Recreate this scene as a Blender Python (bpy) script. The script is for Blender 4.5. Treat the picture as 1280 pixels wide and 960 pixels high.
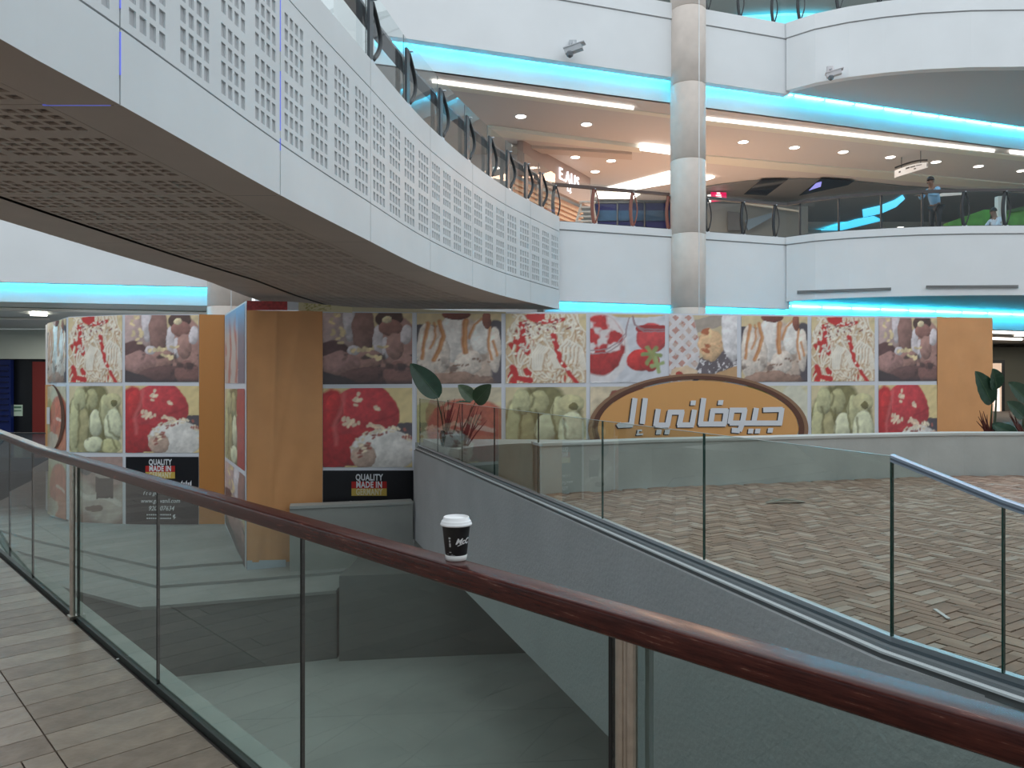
import bpy, bmesh, math, random
import numpy as np
from mathutils import Vector, Matrix
for o in list(bpy.data.objects): bpy.data.objects.remove(o)
S = bpy.context.scene; COL = S.collection
# ------------------------------------------------------------------ camera, world, lights, exposure
F = 960.0; HY = 473.0           # focal length in pixels, row of the horizon (1280x960 frame)
cd = bpy.data.cameras.new('camera'); cam = bpy.data.objects.new('camera', cd); COL.objects.link(cam)
cd.sensor_width = 36; cd.lens = 27.0; cd.shift_y = -7/1280; cd.clip_end = 300; cd.clip_start = .05
cam.location = (0, 0, 0); cam.rotation_euler = (math.pi/2, 0, 0); S.camera = cam
W = bpy.data.worlds.new('World'); S.world = W; W.use_nodes = True
bg = W.node_tree.nodes['Background']; bg.inputs[0].default_value = (.89, .955, 1.0, 1); bg.inputs[1].default_value = 1.42
S.view_settings.view_transform = 'Standard'; S.view_settings.look = 'None'
S.view_settings.gamma = 1; S.view_settings.exposure = 0.0; S.view_settings.use_curve_mapping = False
def area(name, loc, size, power, color, rot=(0,0,0), sy=None):
    l = bpy.data.lights.new(name, 'AREA'); l.energy = power; l.color = color; l.size = size
    if sy: l.shape = 'RECTANGLE'; l.size_y = sy
    o = bpy.data.objects.new(name, l); COL.objects.link(o); o.location = loc; o.rotation_euler = rot; return o
area('upper_shop_lamp', (6.6, 28.5, 7.7), 3, 620, (1, .62, .42), sy=5)
area('upper_mall_lamp', (14, 30, 7.7), 12, 130, (1, .93, .86), sy=8)
area('level_one_right_lamp', (22, 33, 1.5), 8, 200, (1, .95, .85), sy=5)
area('level_one_left_lamp', (-17, 28, 2.0), 8, 600, (1, .96, .86), sy=8)

# ------------------------------------------------------------------ helpers
def srgb(r, g, b):
    f = lambda c: (c/255/12.92) if c/255 <= .04045 else ((c/255+.055)/1.055)**2.4
    return (f(r), f(g), f(b), 1)
def P(x, y, Y): return Vector(((x-640)/F*Y, Y, (HY-y)/F*Y))
def PZ(x, y, z):
    Y = z*F/(HY-y); return Vector(((x-640)/F*Y, Y, z))
MATS = {}
def mat(name, col, rough=.6, metal=0, noise=0, nscale=8, bump=0, bscale=60, emit=None, estr=0, spec=.5, coat=0):
    if name in MATS: return MATS[name]
    m = bpy.data.materials.new(name); m.use_nodes = True; nt = m.node_tree; b = nt.nodes['Principled BSDF']
    b.inputs['Base Color'].default_value = col; b.inputs['Roughness'].default_value = rough
    b.inputs['Metallic'].default_value = metal; b.inputs['Specular IOR Level'].default_value = spec
    b.inputs['Coat Weight'].default_value = coat
    tc = nt.nodes.new('ShaderNodeTexCoord')
    if noise:
        n = nt.nodes.new('ShaderNodeTexNoise'); n.inputs['Scale'].default_value = nscale; n.inputs['Detail'].default_value = 6
        r = nt.nodes.new('ShaderNodeValToRGB')
        c = col
        r.color_ramp.elements[0].position = .3; r.color_ramp.elements[1].position = .7
        r.color_ramp.elements[0].color = tuple(v*(1-noise) for v in c[:3])+(1,)
        r.color_ramp.elements[1].color = tuple(min(1, v*(1+noise)) for v in c[:3])+(1,)
        nt.links.new(tc.outputs['Object'], n.inputs['Vector']); nt.links.new(n.outputs['Fac'], r.inputs[0])
        nt.links.new(r.outputs[0], b.inputs['Base Color'])
    if bump:
        n = nt.nodes.new('ShaderNodeTexNoise'); n.inputs['Scale'].default_value = bscale; n.inputs['Detail'].default_value = 5
        bu = nt.nodes.new('ShaderNodeBump'); bu.inputs['Strength'].default_value = bump; bu.inputs['Distance'].default_value = .02
        nt.links.new(tc.outputs['Object'], n.inputs['Vector']); nt.links.new(n.outputs['Fac'], bu.inputs['Height'])
        nt.links.new(bu.outputs[0], b.inputs['Normal'])
    if emit:
        b.inputs['Emission Color'].default_value = emit; b.inputs['Emission Strength'].default_value = estr
    MATS[name] = m; return m
def glassmat(name, tint, refl=1.0, rough=0.0):
    m = bpy.data.materials.new(name); m.use_nodes = True; nt = m.node_tree
    nt.nodes.remove(nt.nodes['Principled BSDF']); out = nt.nodes['Material Output']
    t = nt.nodes.new('ShaderNodeBsdfTransparent'); t.inputs[0].default_value = tint
    g = nt.nodes.new('ShaderNodeBsdfGlossy'); g.inputs['Roughness'].default_value = rough
    lw = nt.nodes.new('ShaderNodeLayerWeight'); lw.inputs[0].default_value = .5
    geo = nt.nodes.new('ShaderNodeNewGeometry')
    def mth(op, a_, b_):
        n = nt.nodes.new('ShaderNodeMath'); n.operation = op
        for i, v in enumerate((a_, b_)):
            if isinstance(v, (int, float)): n.inputs[i].default_value = v
            else: nt.links.new(v, n.inputs[i])
        return n.outputs[0]
    f5 = mth('POWER', lw.outputs['Facing'], 4.5); r_ = mth('MULTIPLY_ADD', f5, .92); r_.node.inputs[2].default_value = .065*refl
    r_ = mth('MULTIPLY', r_, mth('SUBTRACT', 1.0, geo.outputs['Backfacing']))
    mx = nt.nodes.new('ShaderNodeMixShader'); nt.links.new(r_, mx.inputs[0])
    nt.links.new(t.outputs[0], mx.inputs[1]); nt.links.new(g.outputs[0], mx.inputs[2]); nt.links.new(mx.outputs[0], out.inputs[0])
    return m
class MB:
    def __init__(s): s.v = []; s.f = []; s.mi = []
    def add(s, vs, fs, mi=0):
        n = len(s.v); s.v += [tuple(v) for v in vs]; s.f += [tuple(i+n for i in f) for f in fs]; s.mi += [mi]*len(fs)
    def box(s, c, hx, hy, hz, mi=0):           # half vectors
        c = Vector(c); hx = Vector(hx); hy = Vector(hy); hz = Vector(hz)
        vs = [c+a*hx+b*hy+d*hz for d in (-1, 1) for b in (-1, 1) for a in (-1, 1)]
        s.add(vs, [(0,2,3,1),(4,5,7,6),(0,1,5,4),(2,6,7,3),(0,4,6,2),(1,3,7,5)], mi)
    def abox(s, x0, x1, y0, y1, z0, z1, mi=0):
        s.box(((x0+x1)/2, (y0+y1)/2, (z0+z1)/2), ((x1-x0)/2,0,0), (0,(y1-y0)/2,0), (0,0,(z1-z0)/2), mi)
    def bar(s, a, b, w, h, mi=0, up=(0,0,1)):   # rectangular bar a->b
        a = Vector(a); b = Vector(b); d = b-a; u = Vector(up)
        side = d.cross(u)
        if side.length < 1e-6: side = Vector((1,0,0))
        side.normalize(); u2 = side.cross(d).normalized()
        s.box((a+b)/2, d/2, side*w/2, u2*h/2, mi)
    def prism(s, pts, z0, z1, mi=0):           # plan polygon
        n = len(pts)
        s.add([(p[0], p[1], z0) for p in pts]+[(p[0], p[1], z1) for p in pts],
              [tuple(range(n))[::-1], tuple(range(n, 2*n))]+[(i, (i+1)%n, (i+1)%n+n, i+n) for i in range(n)], mi)
    def tube(s, pts, r, n=8, mi=0, cap=True):
        pts = [Vector(p) for p in pts]; rs = r if isinstance(r, (list, tuple)) else [r]*len(pts)
        base = len(s.v); ref = None
        for i, p in enumerate(pts):
            d = (pts[min(i+1, len(pts)-1)]-pts[max(i-1, 0)]).normalized()
            if ref is None: ref = Vector((0,0,1)) if abs(d.z) < .9 else Vector((1,0,0))
            a = d.cross(ref).normalized(); b = a.cross(d).normalized(); ref = b
            for k in range(n):
                t = 2*math.pi*k/n; s.v.append(tuple(p+(a*math.cos(t)+b*math.sin(t))*rs[i]))
        for i in range(len(pts)-1):
            for k in range(n):
                s.f.append((base+i*n+k, base+i*n+(k+1)%n, base+(i+1)*n+(k+1)%n, base+(i+1)*n+k)); s.mi.append(mi)
        if cap:
            s.f.append(tuple(base+k for k in range(n))[::-1]); s.mi.append(mi)
            s.f.append(tuple(base+(len(pts)-1)*n+k for k in range(n))); s.mi.append(mi)
    def lathe(s, c, prof, n=32, mi=0):
        c = Vector(c); base = len(s.v)
        for r, z in prof:
            for k in range(n):
                t = 2*math.pi*k/n; s.v.append((c.x+r*math.cos(t), c.y+r*math.sin(t), c.z+z))
        for i in range(len(prof)-1):
            for k in range(n):
                s.f.append((base+i*n+k, base+i*n+(k+1)%n, base+(i+1)*n+(k+1)%n, base+(i+1)*n+k)); s.mi.append(mi)
        s.f.append(tuple(base+k for k in range(n))[::-1]); s.mi.append(mi)
        s.f.append(tuple(base+(len(prof)-1)*n+k for k in range(n))); s.mi.append(mi)
    def sweep(s, path, prof, mi=0):            # path: list of (x,y,z); prof: (outward, up) closed; outward = right of travel
        path = [Vector(p) for p in path]; n = len(prof); base = len(s.v); m = len(path)
        for i, p in enumerate(path):
            d0 = (path[i]-path[i-1]) if i > 0 else (path[1]-path[0]); d1 = (path[i+1]-path[i]) if i < m-1 else d0
            n0 = Vector((d0.y, -d0.x, 0)).normalized(); n1 = Vector((d1.y, -d1.x, 0)).normalized()
            nn = (n0+n1).normalized(); k = 1/max(.3, nn.dot(n1))
            for a, b in prof: s.v.append(tuple(p+nn*a*k+Vector((0,0,b))))
        for i in range(m-1):
            for k in range(n):
                s.f.append((base+i*n+k, base+i*n+(k+1)%n, base+(i+1)*n+(k+1)%n, base+(i+1)*n+k)); s.mi.append(mi)
        s.f.append(tuple(base+k for k in range(n))[::-1]); s.mi.append(mi)
        s.f.append(tuple(base+(m-1)*n+k for k in range(n))); s.mi.append(mi)
    def grid(s, fn, nu, nv, mi=0):
        base = len(s.v)
        for j in range(nv+1):
            for i in range(nu+1): s.v.append(tuple(fn(i/nu, j/nv)))
        for j in range(nv):
            for i in range(nu):
                a = base+j*(nu+1)+i; s.f.append((a, a+1, a+nu+2, a+nu+1)); s.mi.append(mi)
    def build(s, name, mats, parent=None, smooth=False, fix=True):
        me = bpy.data.meshes.new(name); me.from_pydata(s.v, [], s.f)
        if not isinstance(mats, (list, tuple)): mats = [mats]
        for m in mats: me.materials.append(m)
        me.polygons.foreach_set('material_index', s.mi)
        if fix:
            bm = bmesh.new(); bm.from_mesh(me); bmesh.ops.recalc_face_normals(bm, faces=bm.faces); bm.to_mesh(me); bm.free()
        if smooth: me.shade_smooth()
        me.update(); return link(name, me, parent)
def link(name, me, parent=None):
    o = bpy.data.objects.new(name, me); COL.objects.link(o)
    if parent is not None: setpar(o, parent)
    return o
def setpar(o, parent):
    o.parent = parent; o.matrix_parent_inverse = Matrix.Translation(-Vector(world_loc(parent)))
def world_loc(o):
    # things are never rotated before their parts are attached, so locations add up
    l = Vector(o.location)
    if o.parent: l = l+world_loc(o.parent)+o.matrix_parent_inverse.translation
    return l
def tag(o, label=None, cat=None, group=None, kind=None):
    if label: o['label'] = label
    if cat: o['category'] = cat
    if group: o['group'] = group
    if kind: o['kind'] = kind
    return o
def thing(name, loc, label, cat, group=None):
    o = bpy.data.objects.new(name, None); COL.objects.link(o); o.location = loc; o.empty_display_size = .2
    return tag(o, label, cat, group)
def struct(o): o['kind'] = 'structure'; return o
def sroot(name, loc=(0,0,0)):
    o = bpy.data.objects.new(name, None); COL.objects.link(o); o.location = loc; o['kind'] = 'structure'; return o
def text_mb(txt, size, fn, depth=.004, shear=0, align='CENTER', space=1.0, bold=0):
    """text as mesh: fn(u, v, d) -> xyz maps the flat glyph coordinates into the scene"""
    c = bpy.data.curves.new('t', 'FONT'); c.body = txt; c.size = size; c.extrude = depth; c.shear = shear
    c.align_x = align; c.align_y = 'CENTER'; c.space_character = space; c.offset = bold; c.resolution_u = 3
    o = bpy.data.objects.new('t', c); COL.objects.link(o)
    dg = bpy.context.evaluated_depsgraph_get(); dg.update()
    me = bpy.data.meshes.new_from_object(o.evaluated_get(dg))
    vs = [fn(v.co.x, v.co.y, v.co.z) for v in me.vertices]; fs = [tuple(p.vertices) for p in me.polygons]
    bpy.data.objects.remove(o); bpy.data.curves.remove(c); bpy.data.meshes.remove(me)
    mb = MB(); mb.add(vs, fs); return mb

white = mat('white_paint', (.80,.83,.85,1), .55, noise=.03, nscale=.7)
panelw = mat('white_cladding', (.70,.74,.76,1), .5, noise=.04, nscale=.9)
slotm = mat('slot_felt', (.50,.52,.54,1), .9)
seamm = mat('dark_joint', (.12,.12,.12,1), .9)
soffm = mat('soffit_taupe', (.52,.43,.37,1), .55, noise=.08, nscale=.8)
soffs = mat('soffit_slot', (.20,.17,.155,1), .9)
ceilm = mat('ceiling_paint', (.74,.70,.67,1), .6)
ceild = mat('ceiling_grey', (.22,.24,.25,1), .5)
cream = mat('cream_trim', (.85,.84,.74,1), .5)
greyw = mat('grey_render', (.43,.445,.455,1), .75, noise=.06, nscale=1.2, bump=.5, bscale=22)
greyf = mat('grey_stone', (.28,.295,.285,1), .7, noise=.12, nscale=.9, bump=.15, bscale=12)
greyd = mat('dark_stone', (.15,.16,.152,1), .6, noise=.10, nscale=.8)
planterm = mat('planter_plaster', (.40,.42,.40,1), .75, noise=.10, nscale=1.5, bump=.15, bscale=15)
steel = mat('brushed_steel', (.55,.50,.44,1), .28, 1, noise=.12, nscale=30)
alum = mat('aluminium', (.62,.68,.74,1), .35, .9)
darkmet = mat('dark_metal', (.05,.055,.06,1), .4, .6)
black = mat('black_rubber', (.008,.008,.008,1), .6)
bronze = mat('reddish_wood_post', (.28,.10,.07,1), .4)
ledw = mat('white_light', (1,1,1,1), emit=(1,.97,.92,1), estr=3)
ledwarm = mat('warm_light', (1,1,1,1), emit=(1,.93,.82,1), estr=9)
cyan = mat('cyan_tube', (1,1,1,1), emit=(.03,.66,1,1), estr=85)
cyanb = mat('cyan_band', (1,1,1,1), emit=(.03,.60,.95,1), estr=1.3)
glass_near = glassmat('green_tinted_glass', (.83,.90,.87,1), 1.0)
glass_far = glassmat('pale_green_glass', (.88,.92,.90,1), 1.3)
glass_up = glassmat('clear_glass', (.93,.96,.96,1), .55)
glass_edge = mat('glass_edge', (.02,.06,.05,1), .2)

# ------------------------------------------------------------------ surroundings (outside the frame) that close the atrium
mb = MB(); mb.abox(-30, 40, -8.3, -8, -6, 14); struct(mb.build('wall_rear', white))
mb = MB(); mb.abox(-30.3, -30, -8, 45, -6, 14); struct(mb.build('wall_left', white))
mb = MB(); mb.abox(40, 40.3, -8, 45, -6, 14); struct(mb.build('wall_right', white))
# ------------------------------------------------------------------ floors
ZL = -1.5; ZB = -5.6
A = (-.681, .732); N = (.732, .681)                   # walkway edge: direction, outward normal
def ge(Y, off=0): return (1.755-.93*Y+N[0]*off, Y+N[1]*off)    # glass line of the near railing
far_edge = [ge(-4), ge(7.5), (-9.5, 11.8), (-16, 17)]
def off_line(pts, d):
    out = []
    for i, p in enumerate(pts):
        a = pts[max(i-1,0)]; b = pts[min(i+1, len(pts)-1)]
        dx, dy = b[0]-a[0], b[1]-a[1]; L = math.hypot(dx, dy); out.append((p[0]+dy/L*d, p[1]-dx/L*d))
    return out
mb = MB(); e = off_line(far_edge, .11)
mb.prism(e+[(-30, 20), (-30, -8), (e[0][0], -8)], ZL-.55, ZL-.03)
fl = struct(mb.build('floor', mat('walkway_bed', (.10,.09,.085,1), .9)))
plankms = [mat('plank_stone_a', (.262,.200,.155,1), .30, noise=.20, nscale=9, bump=.12, bscale=30), mat('plank_stone_b', (.292,.228,.18,1), .28, noise=.18, nscale=8, bump=.12, bscale=30),
           mat('plank_stone_c', (.228,.172,.134,1), .34, noise=.22, nscale=10, bump=.12, bscale=30)]
rnd = random.Random(3)
def plank_mesh(L, Wd, m):
    mb = MB(); mb.box((0,0,-.015), (L/2-.003,0,0), (0,Wd/2-.003,0), (0,0,.013)); me = bpy.data.meshes.new('plank')
    me.from_pydata(mb.v, [], mb.f); me.materials.append(m); return me
pcache = {}
ang = math.atan2(N[1], N[0])
def add_plank(s, d0, d1, name='plank'):
    L = round(d1-d0, 3); k = rnd.randrange(3)
    if (L,k) not in pcache: pcache[(L,k)] = plank_mesh(L, .195, plankms[k])
    o = link(name, pcache[(L,k)]); o.parent = fl
    c = (d0+d1)/2; x, y = ge(1.655); o.location = (x+A[0]*s+N[0]*c, y+A[1]*s+N[1]*c, ZL); o.rotation_euler = (0,0,ang)
ns = 0
for i in range(47):
    s = .6+i*.195
    add_plank(s, -.524, -.04); ns += 1
    o0 = [0, -.45, -.22, -.7][i%4]
    d = -.524
    first = -(.12 if i%4 == 1 else [.9,.12,.55,.33][i%4])
    add_plank(s, d+first, d); d += first; add_plank(s, round(d-.9,2), d); d -= .9
    add_plank(s, round(d-.9,2), d)
mb = MB()                                             # the rest of the walkway paving, behind and far along
x0, y0 = ge(1.655)
def ws(s, d): return (x0+A[0]*s+N[0]*d, y0+A[1]*s+N[1]*d)
for i in range(-16, 3):
    s = .015+i*.195; a, b = s-.0945, s+.0945
    for j in range(3): mb.prism([ws(a,-.04-j*.9), ws(b,-.04-j*.9), ws(b,-.93-j*.9), ws(a,-.93-j*.9)], ZL-.028, ZL-.002)
o = mb.build('plank_field', plankms[0], fl); tag(o, kind='stuff')
mb = MB()
mb.prism([ws(-3.1,-2.9), ws(9.6,-2.9), (-28,14), (-28,-7), (3,-7)], ZL-.028, ZL-.004)
mb.prism([ws(9.65,-.04), ws(9.65,-2.9), (-29,14.2), (-29,20)], ZL-.028, ZL-.004)
mb.build('plain_paving', plankms[0], fl)
mb = MB(); mb.sweep([(p[0], p[1], ZL) for p in far_edge], [(0.02,-.03),(.11,-.03),(.11,0.0),(.02,0.0)])
struct(mb.build('trim_1', mat('kerb_stone', (.30,.33,.31,1), .6, noise=.1, nscale=3)))
# lower floor, terrace and steps
mb = MB(); mb.abox(-30, 30, -8, 30, ZB-.3, ZB); fb = struct(mb.build('floor_lower', mat('lower_floor_stone', (.40,.42,.40,1), .6, noise=.12, nscale=.7)))
mb = MB()
for i in range(-6, 12):       # thin recessed joints between the large slabs
    x = i*1.6; mb.bar((x-3, 5, ZB-.001), (x+1.5, 14.2, ZB-.001), .012, .006)
for j in range(5): mb.bar((-9, 5+j*1.8, ZB-.001), (7, 6.4+j*1.8, ZB-.001), .012, .006)
mb.build('slab_joint', mat('floor_joint', (.38,.40,.39,1), .9), fb)
stp = sroot('floor_terrace')
Z1, Z2, Z3 = -4.11, -4.17, -4.23
L1 = [PZ(x, y, Z1) for x, y in ((-80,640),(50,676),(200,709),(307,701),(440,690))]
L2 = [PZ(x, y, Z2) for x, y in ((-80,660),(45,695),(197,732),(280,726),(391,717),(440,713))]
L3 = [PZ(x, y, Z3) for x, y in ((-80,690),(105,741),(175,759),(280,750),(420,738))]
def stepblock(L, z0, z1, back, name, m):
    mb = MB(); pts = [(p.x, p.y) for p in L]; mb.prism(pts+[(pts[-1][0], back), (-29, back), (-29, pts[0][1])], z0, z1)
    return mb.build(name, m, stp)
stepblock(L1, Z2, Z1, 36, 'terrace_slab', greyf)
stepblock(L2, Z3, Z2, 34, 'step', greyf); stepblock(L3, Z3-.06, Z3, 33, 'step', greyf)
mb = MB(); pts = [(p.x, p.y) for p in L3]
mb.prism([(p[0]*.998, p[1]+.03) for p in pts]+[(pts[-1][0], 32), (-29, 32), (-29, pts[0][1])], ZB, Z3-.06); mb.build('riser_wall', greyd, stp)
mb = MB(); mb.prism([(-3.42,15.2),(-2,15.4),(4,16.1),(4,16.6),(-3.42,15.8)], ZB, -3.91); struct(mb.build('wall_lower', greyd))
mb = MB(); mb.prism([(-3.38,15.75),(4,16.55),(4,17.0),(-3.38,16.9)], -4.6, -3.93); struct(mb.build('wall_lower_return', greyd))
# block in front of the banner (grey stub wall with a cap)
mb = MB(); bl = [P(362,640,16.6), P(400,632,16.75), P(460,631,17.0), P(516,629,17.25)]; b2 = [(p.x,p.y) for p in bl]
mb.prism(b2+[(p[0],p[1]+.35) for p in b2[::-1]], -4.5, -2.80); w = struct(mb.build('wall_stub', mat('stub_plaster', (.33,.345,.325,1), .75, noise=.05, nscale=2)))
mb = MB(); mb.sweep([(p[0],p[1],-2.80) for p in b2], [(.03,-.02),(.03,.04),(-.36,.04),(-.36,-.02)]); mb.build('cap', mat('cap_stone', (.40,.42,.40,1), .6), w)
# level-one floor beyond the far glass (brick court and what is behind)
def gl(Y, off=0): return (3.708-Y/3+(-.949)*off, Y-.316*off)     # far glass line, off = towards the void
mb = MB(); a = gl(17.6); 
mb.prism([(4.35,-8), (4.35,1.0), (2.9,3.2), (2.22,4.45), a, (a[0]+.1, 17.7), (-1.7,17.75), (-1.7,44), (40,44), (40,-8)], ZL-.55, ZL-.04); court = struct(mb.build('floor_court', mat('brick_bed', (.11,.09,.075,1), .9)))
# planter wall points
pw = [(675,617),(715,615),(755,613),(815,609),(882,606),(930,604.5),(980,602.5),(1045,599.5),(1113,597),(1160,595),(1205,594),(1280,594),(1400,597)]
PW = [PZ(x, y, ZL) for x, y in pw]
PW.insert(0, PW[0]+(Vector((*P(650,500,11.0).xy, ZL))-PW[0])*.35)
brms = [mat('brick_a', (.265,.172,.125,1), .65, noise=.2, nscale=6), mat('brick_b', (.315,.218,.16,1), .6, noise=.2, nscale=6),
        mat('brick_c', (.22,.144,.106,1), .7, noise=.2, nscale=6), mat('brick_d', (.36,.28,.225,1), .6, noise=.2, nscale=6)]
Wb = .078; rot = math.radians(33); cr, sr = math.cos(rot), math.sin(rot)
def in_court(x, y):
    if y < 2.2 or y > 13 or x > 16: return False
    if x < 3.708-y/3-.09 or x < 2.22+(4.47-y)*.556-.09: return False
    if y > 9.7:
        X = [p.x for p in PW]; Yp = [p.y for p in PW]
        if y > np.interp(x, X, Yp)-.02: return False
    return True
bricks = []
for i in range(-120, 260):
    for j in range(-200, 200):
        m = (i-j) % 6
        if m not in (0, 5): continue
        if m == 0: cx, cy, h = (i+1.5)*Wb, (j+.5)*Wb, 0
        else: cx, cy, h = (i+.5)*Wb, (j+1.5)*Wb, 1
        x, y = cx*cr-cy*sr+2, cx*sr+cy*cr+3
        if in_court(x, y): bricks.append((y+ (0 if abs(x/y) < .69 else 20), x, y, h))
bricks.sort(); rnd = random.Random(5)
bme = []
for k in range(4):
    mb = MB(); mb.box((0,0,-.02), (Wb*1.5-.004,0,0), (0,Wb/2-.004,0), (0,0,.018)); me = bpy.data.meshes.new('brick'); me.from_pydata(mb.v, [], mb.f)
    me.materials.append(brms[k]); bme.append(me)
stuff = MB()
def clip_poly(poly, g):
    out = []
    for i in range(len(poly)):
        a, b_ = poly[i], poly[(i+1)%len(poly)]; ga, gb_ = g(*a), g(*b_)
        if ga >= 0: out.append(a)
        if (ga >= 0) != (gb_ >= 0): t = ga/(ga-gb_); out.append((a[0]+(b_[0]-a[0])*t, a[1]+(b_[1]-a[1])*t))
    return out
g1_ = lambda x, y: x-(3.708-y/3+.033); g2_ = lambda x, y: x-(2.22+(4.47-y)*.556+.036)
for n, (_, x, y, h) in enumerate(bricks):
    k = rnd.choice((0,0,0,1,1,2,2,3)); dz = rnd.uniform(-.003, .002); th = rot+h*math.pi/2
    if min(g1_(x, y), g2_(x, y)) < .13:
        c, s_ = math.cos(th), math.sin(th); hx, hy = Wb*1.5-.004, Wb/2-.004
        poly = clip_poly(clip_poly([(x+c*a*hx-s_*b_*hy, y+s_*a*hx+c*b_*hy) for a, b_ in ((-1,-1),(1,-1),(1,1),(-1,1))], g1_), g2_)
        if len(poly) < 3: continue
        if n < 300: mb = MB(); mb.prism(poly, ZL+dz-.038, ZL+dz-.002); mb.build('brick', brms[k], court)
        else: stuff.prism(poly, ZL+dz-.038, ZL+dz-.002, k)
        continue
    if n < 300:
        o = link('brick', bme[k]); o.parent = court; o.location = (x, y, ZL+dz); o.rotation_euler = (0,0,th)
    else:
        c, s_ = math.cos(th), math.sin(th)
        stuff.box((x, y, ZL+dz-.02), (c*(Wb*1.5-.004), s_*(Wb*1.5-.004), 0), (-s_*(Wb/2-.004), c*(Wb/2-.004), 0), (0,0,.018), k)
tag(stuff.build('brick_field', brms, court, fix=False), kind='stuff')
mb = MB(); mb.sweep([(p.x, p.y, ZL) for p in PW], [(0,-.02),(0,.62),(-.28,.62),(-.28,-.02)][::-1]); pwall = struct(mb.build('wall_planter', planterm))
mb = MB(); mb.sweep([(p.x, p.y, ZL+.62) for p in PW], [(.02,0),(.02,.035),(-.32,.035),(-.32,0)][::-1]); mb.build('cap', mat('planter_cap', (.46,.48,.46,1), .6, noise=.05, nscale=2), pwall)
mb = MB(); mb.prism([(p.x, p.y+.25) for p in PW]+[(14,14.2),(6,13.0),(.9,11.6)], ZL-.03, ZL+.52); mb.build('soil', mat('soil', (.06,.05,.04,1), .95, noise=.3, nscale=20), pwall)
ext = [(PW[1].x, PW[1].y, -.845), (*P(650,500,11.0).xy, -.93), (*P(619,500,12.15).xy, -1.05), (*P(590,500,13.55).xy, -1.21), (*P(574,500,14.6).xy, -1.345)]
mb = MB(); vs = []
for x, y, z in ext: vs += [(x,y,ZL-.03),(x,y,z),(x+.3,y+.12,z),(x+.3,y+.12,ZL-.03)]
mb.add(vs, [(4*i+a, 4*i+4+a, 4*i+4+(a+1)%4, 4*i+(a+1)%4) for i in range(4) for a in range(4)]+[(0,1,2,3),(19,18,17,16)]); mb.build('sloping_end', planterm, pwall)
mb = MB(); mb.prism([(-1.25,15.0),(-.95,14.6),(-.55,13.6),(.2,12.4),(2,17),(-2.0,17.3)], ZL-.03, -1.36); struct(mb.build('floor_ledge', mat('ledge_stone', (.50,.52,.50,1), .6, noise=.06, nscale=2)))
# far slabs
mb = MB(); mb.abox(-30, -9, 23.2, 44, -2.8, -2.4); struct(mb.build('floor_left_gallery', mat('dark_reflection_floor', (.06,.07,.09,1), .15)))  # dark blue reflection of the gallery glass put into the floor colour
# ------------------------------------------------------------------ grey fascia wall of the opening and its rails
mb = MB()
g0 = gl(2.2, .12); g1 = gl(17.45, .12); 
mb.prism([(4.4,1.4),(3.05,2.9),gl(4.47,.12),g1,gl(17.45,-.1),gl(4.47,-.1),(3.25,3.1),(4.6,1.6)], -3.64, -1.62); struct(mb.build('wall_void', greyw))
path = [(*gl(17.45),-1.5), (*gl(12),-1.5), (*gl(4.47),-1.5), (2.56,3.84,-1.5), (3.02,3.1,-1.5), (4.5,1.45,-1.5)]
br = sroot('trim_2')
for prof, m, nm in (([(.02,-.03),(.02,.0),(-.03,.0),(-.03,-.03)], alum, 'glass_channel'),
                 ([(.06,-.075),(.06,-.05),(-.04,-.05),(-.04,-.075)], mat('kerb_grey', (.20,.22,.23,1), .5), 'recess'),
                 ([(.10,-.085),(.10,-.072),(-.04,-.072),(-.04,-.085)], mat('ledge_light', (.62,.66,.68,1), .5), 'ledge'),
                 ([(.085,-.13),(.085,-.085),(-.04,-.085),(-.04,-.13)], mat('kerb_dark', (.13,.14,.145,1), .6), 'recess'),
                 ([(.02,-.05),(.02,-.03),(-.03,-.03),(-.03,-.05)], mat('kerb_slot', (.10,.13,.15,1), .5), 'recess')):
    mb = MB(); mb.sweep(path, prof[::-1]); mb.build(nm, m, br)
# far frameless glass
gb = thing('glass_balustrade', (*gl(8),-1.5), 'frameless glass balustrade standing along the top of the long grey wall', 'balustrade')
js = [3560*(.001258+.000524*i) for i in range(0, 8)]
Ys = [1/(.0013157/1.0)*0+3560/795] ; Ys = [3560*v for v in (.001258,.001786,.002309,.002833,.003356,.00388,.0044,.00488)]
for i in range(len(Ys)-1):
    a, b = Vector((*gl(Ys[i]),0)), Vector((*gl(Ys[i+1]),0)); d = (b-a).normalized()
    a2, b2_ = a+d*.006, b-d*.006
    mb = MB(); mb.bar(a2+Vector((0,0,-.98)), b2_+Vector((0,0,-.98)), .017, 1.05); p = mb.build('glass_panel', glass_far, gb)
    mb = MB(); mb.box(b2_+Vector((0,0,-.98))+d*.002, d*.004, Vector((.949,.316,0))*.010, (0,0,.525)); mb.build('panel_edge', glass_edge, p)
    mb = MB(); mb.bar(a2+Vector((0,0,-.4535)), b2_+Vector((0,0,-.4535)), .018, .004); mb.build('top_edge', mat('pale_edge', (.30,.38,.36,1), .3), p)
g2 = thing('glass_balustrade', (2.35,4.2,-1.5), 'glass balustrade with sloping blue-grey metal top channel at the right edge', 'balustrade')
cpath = [(2.21,4.47,-1.5,-.455),(2.50,3.91,-1.5,-.625),(2.90,3.28,-1.5,-.80),(3.6,2.4,-1.5,-.95)]
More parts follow.
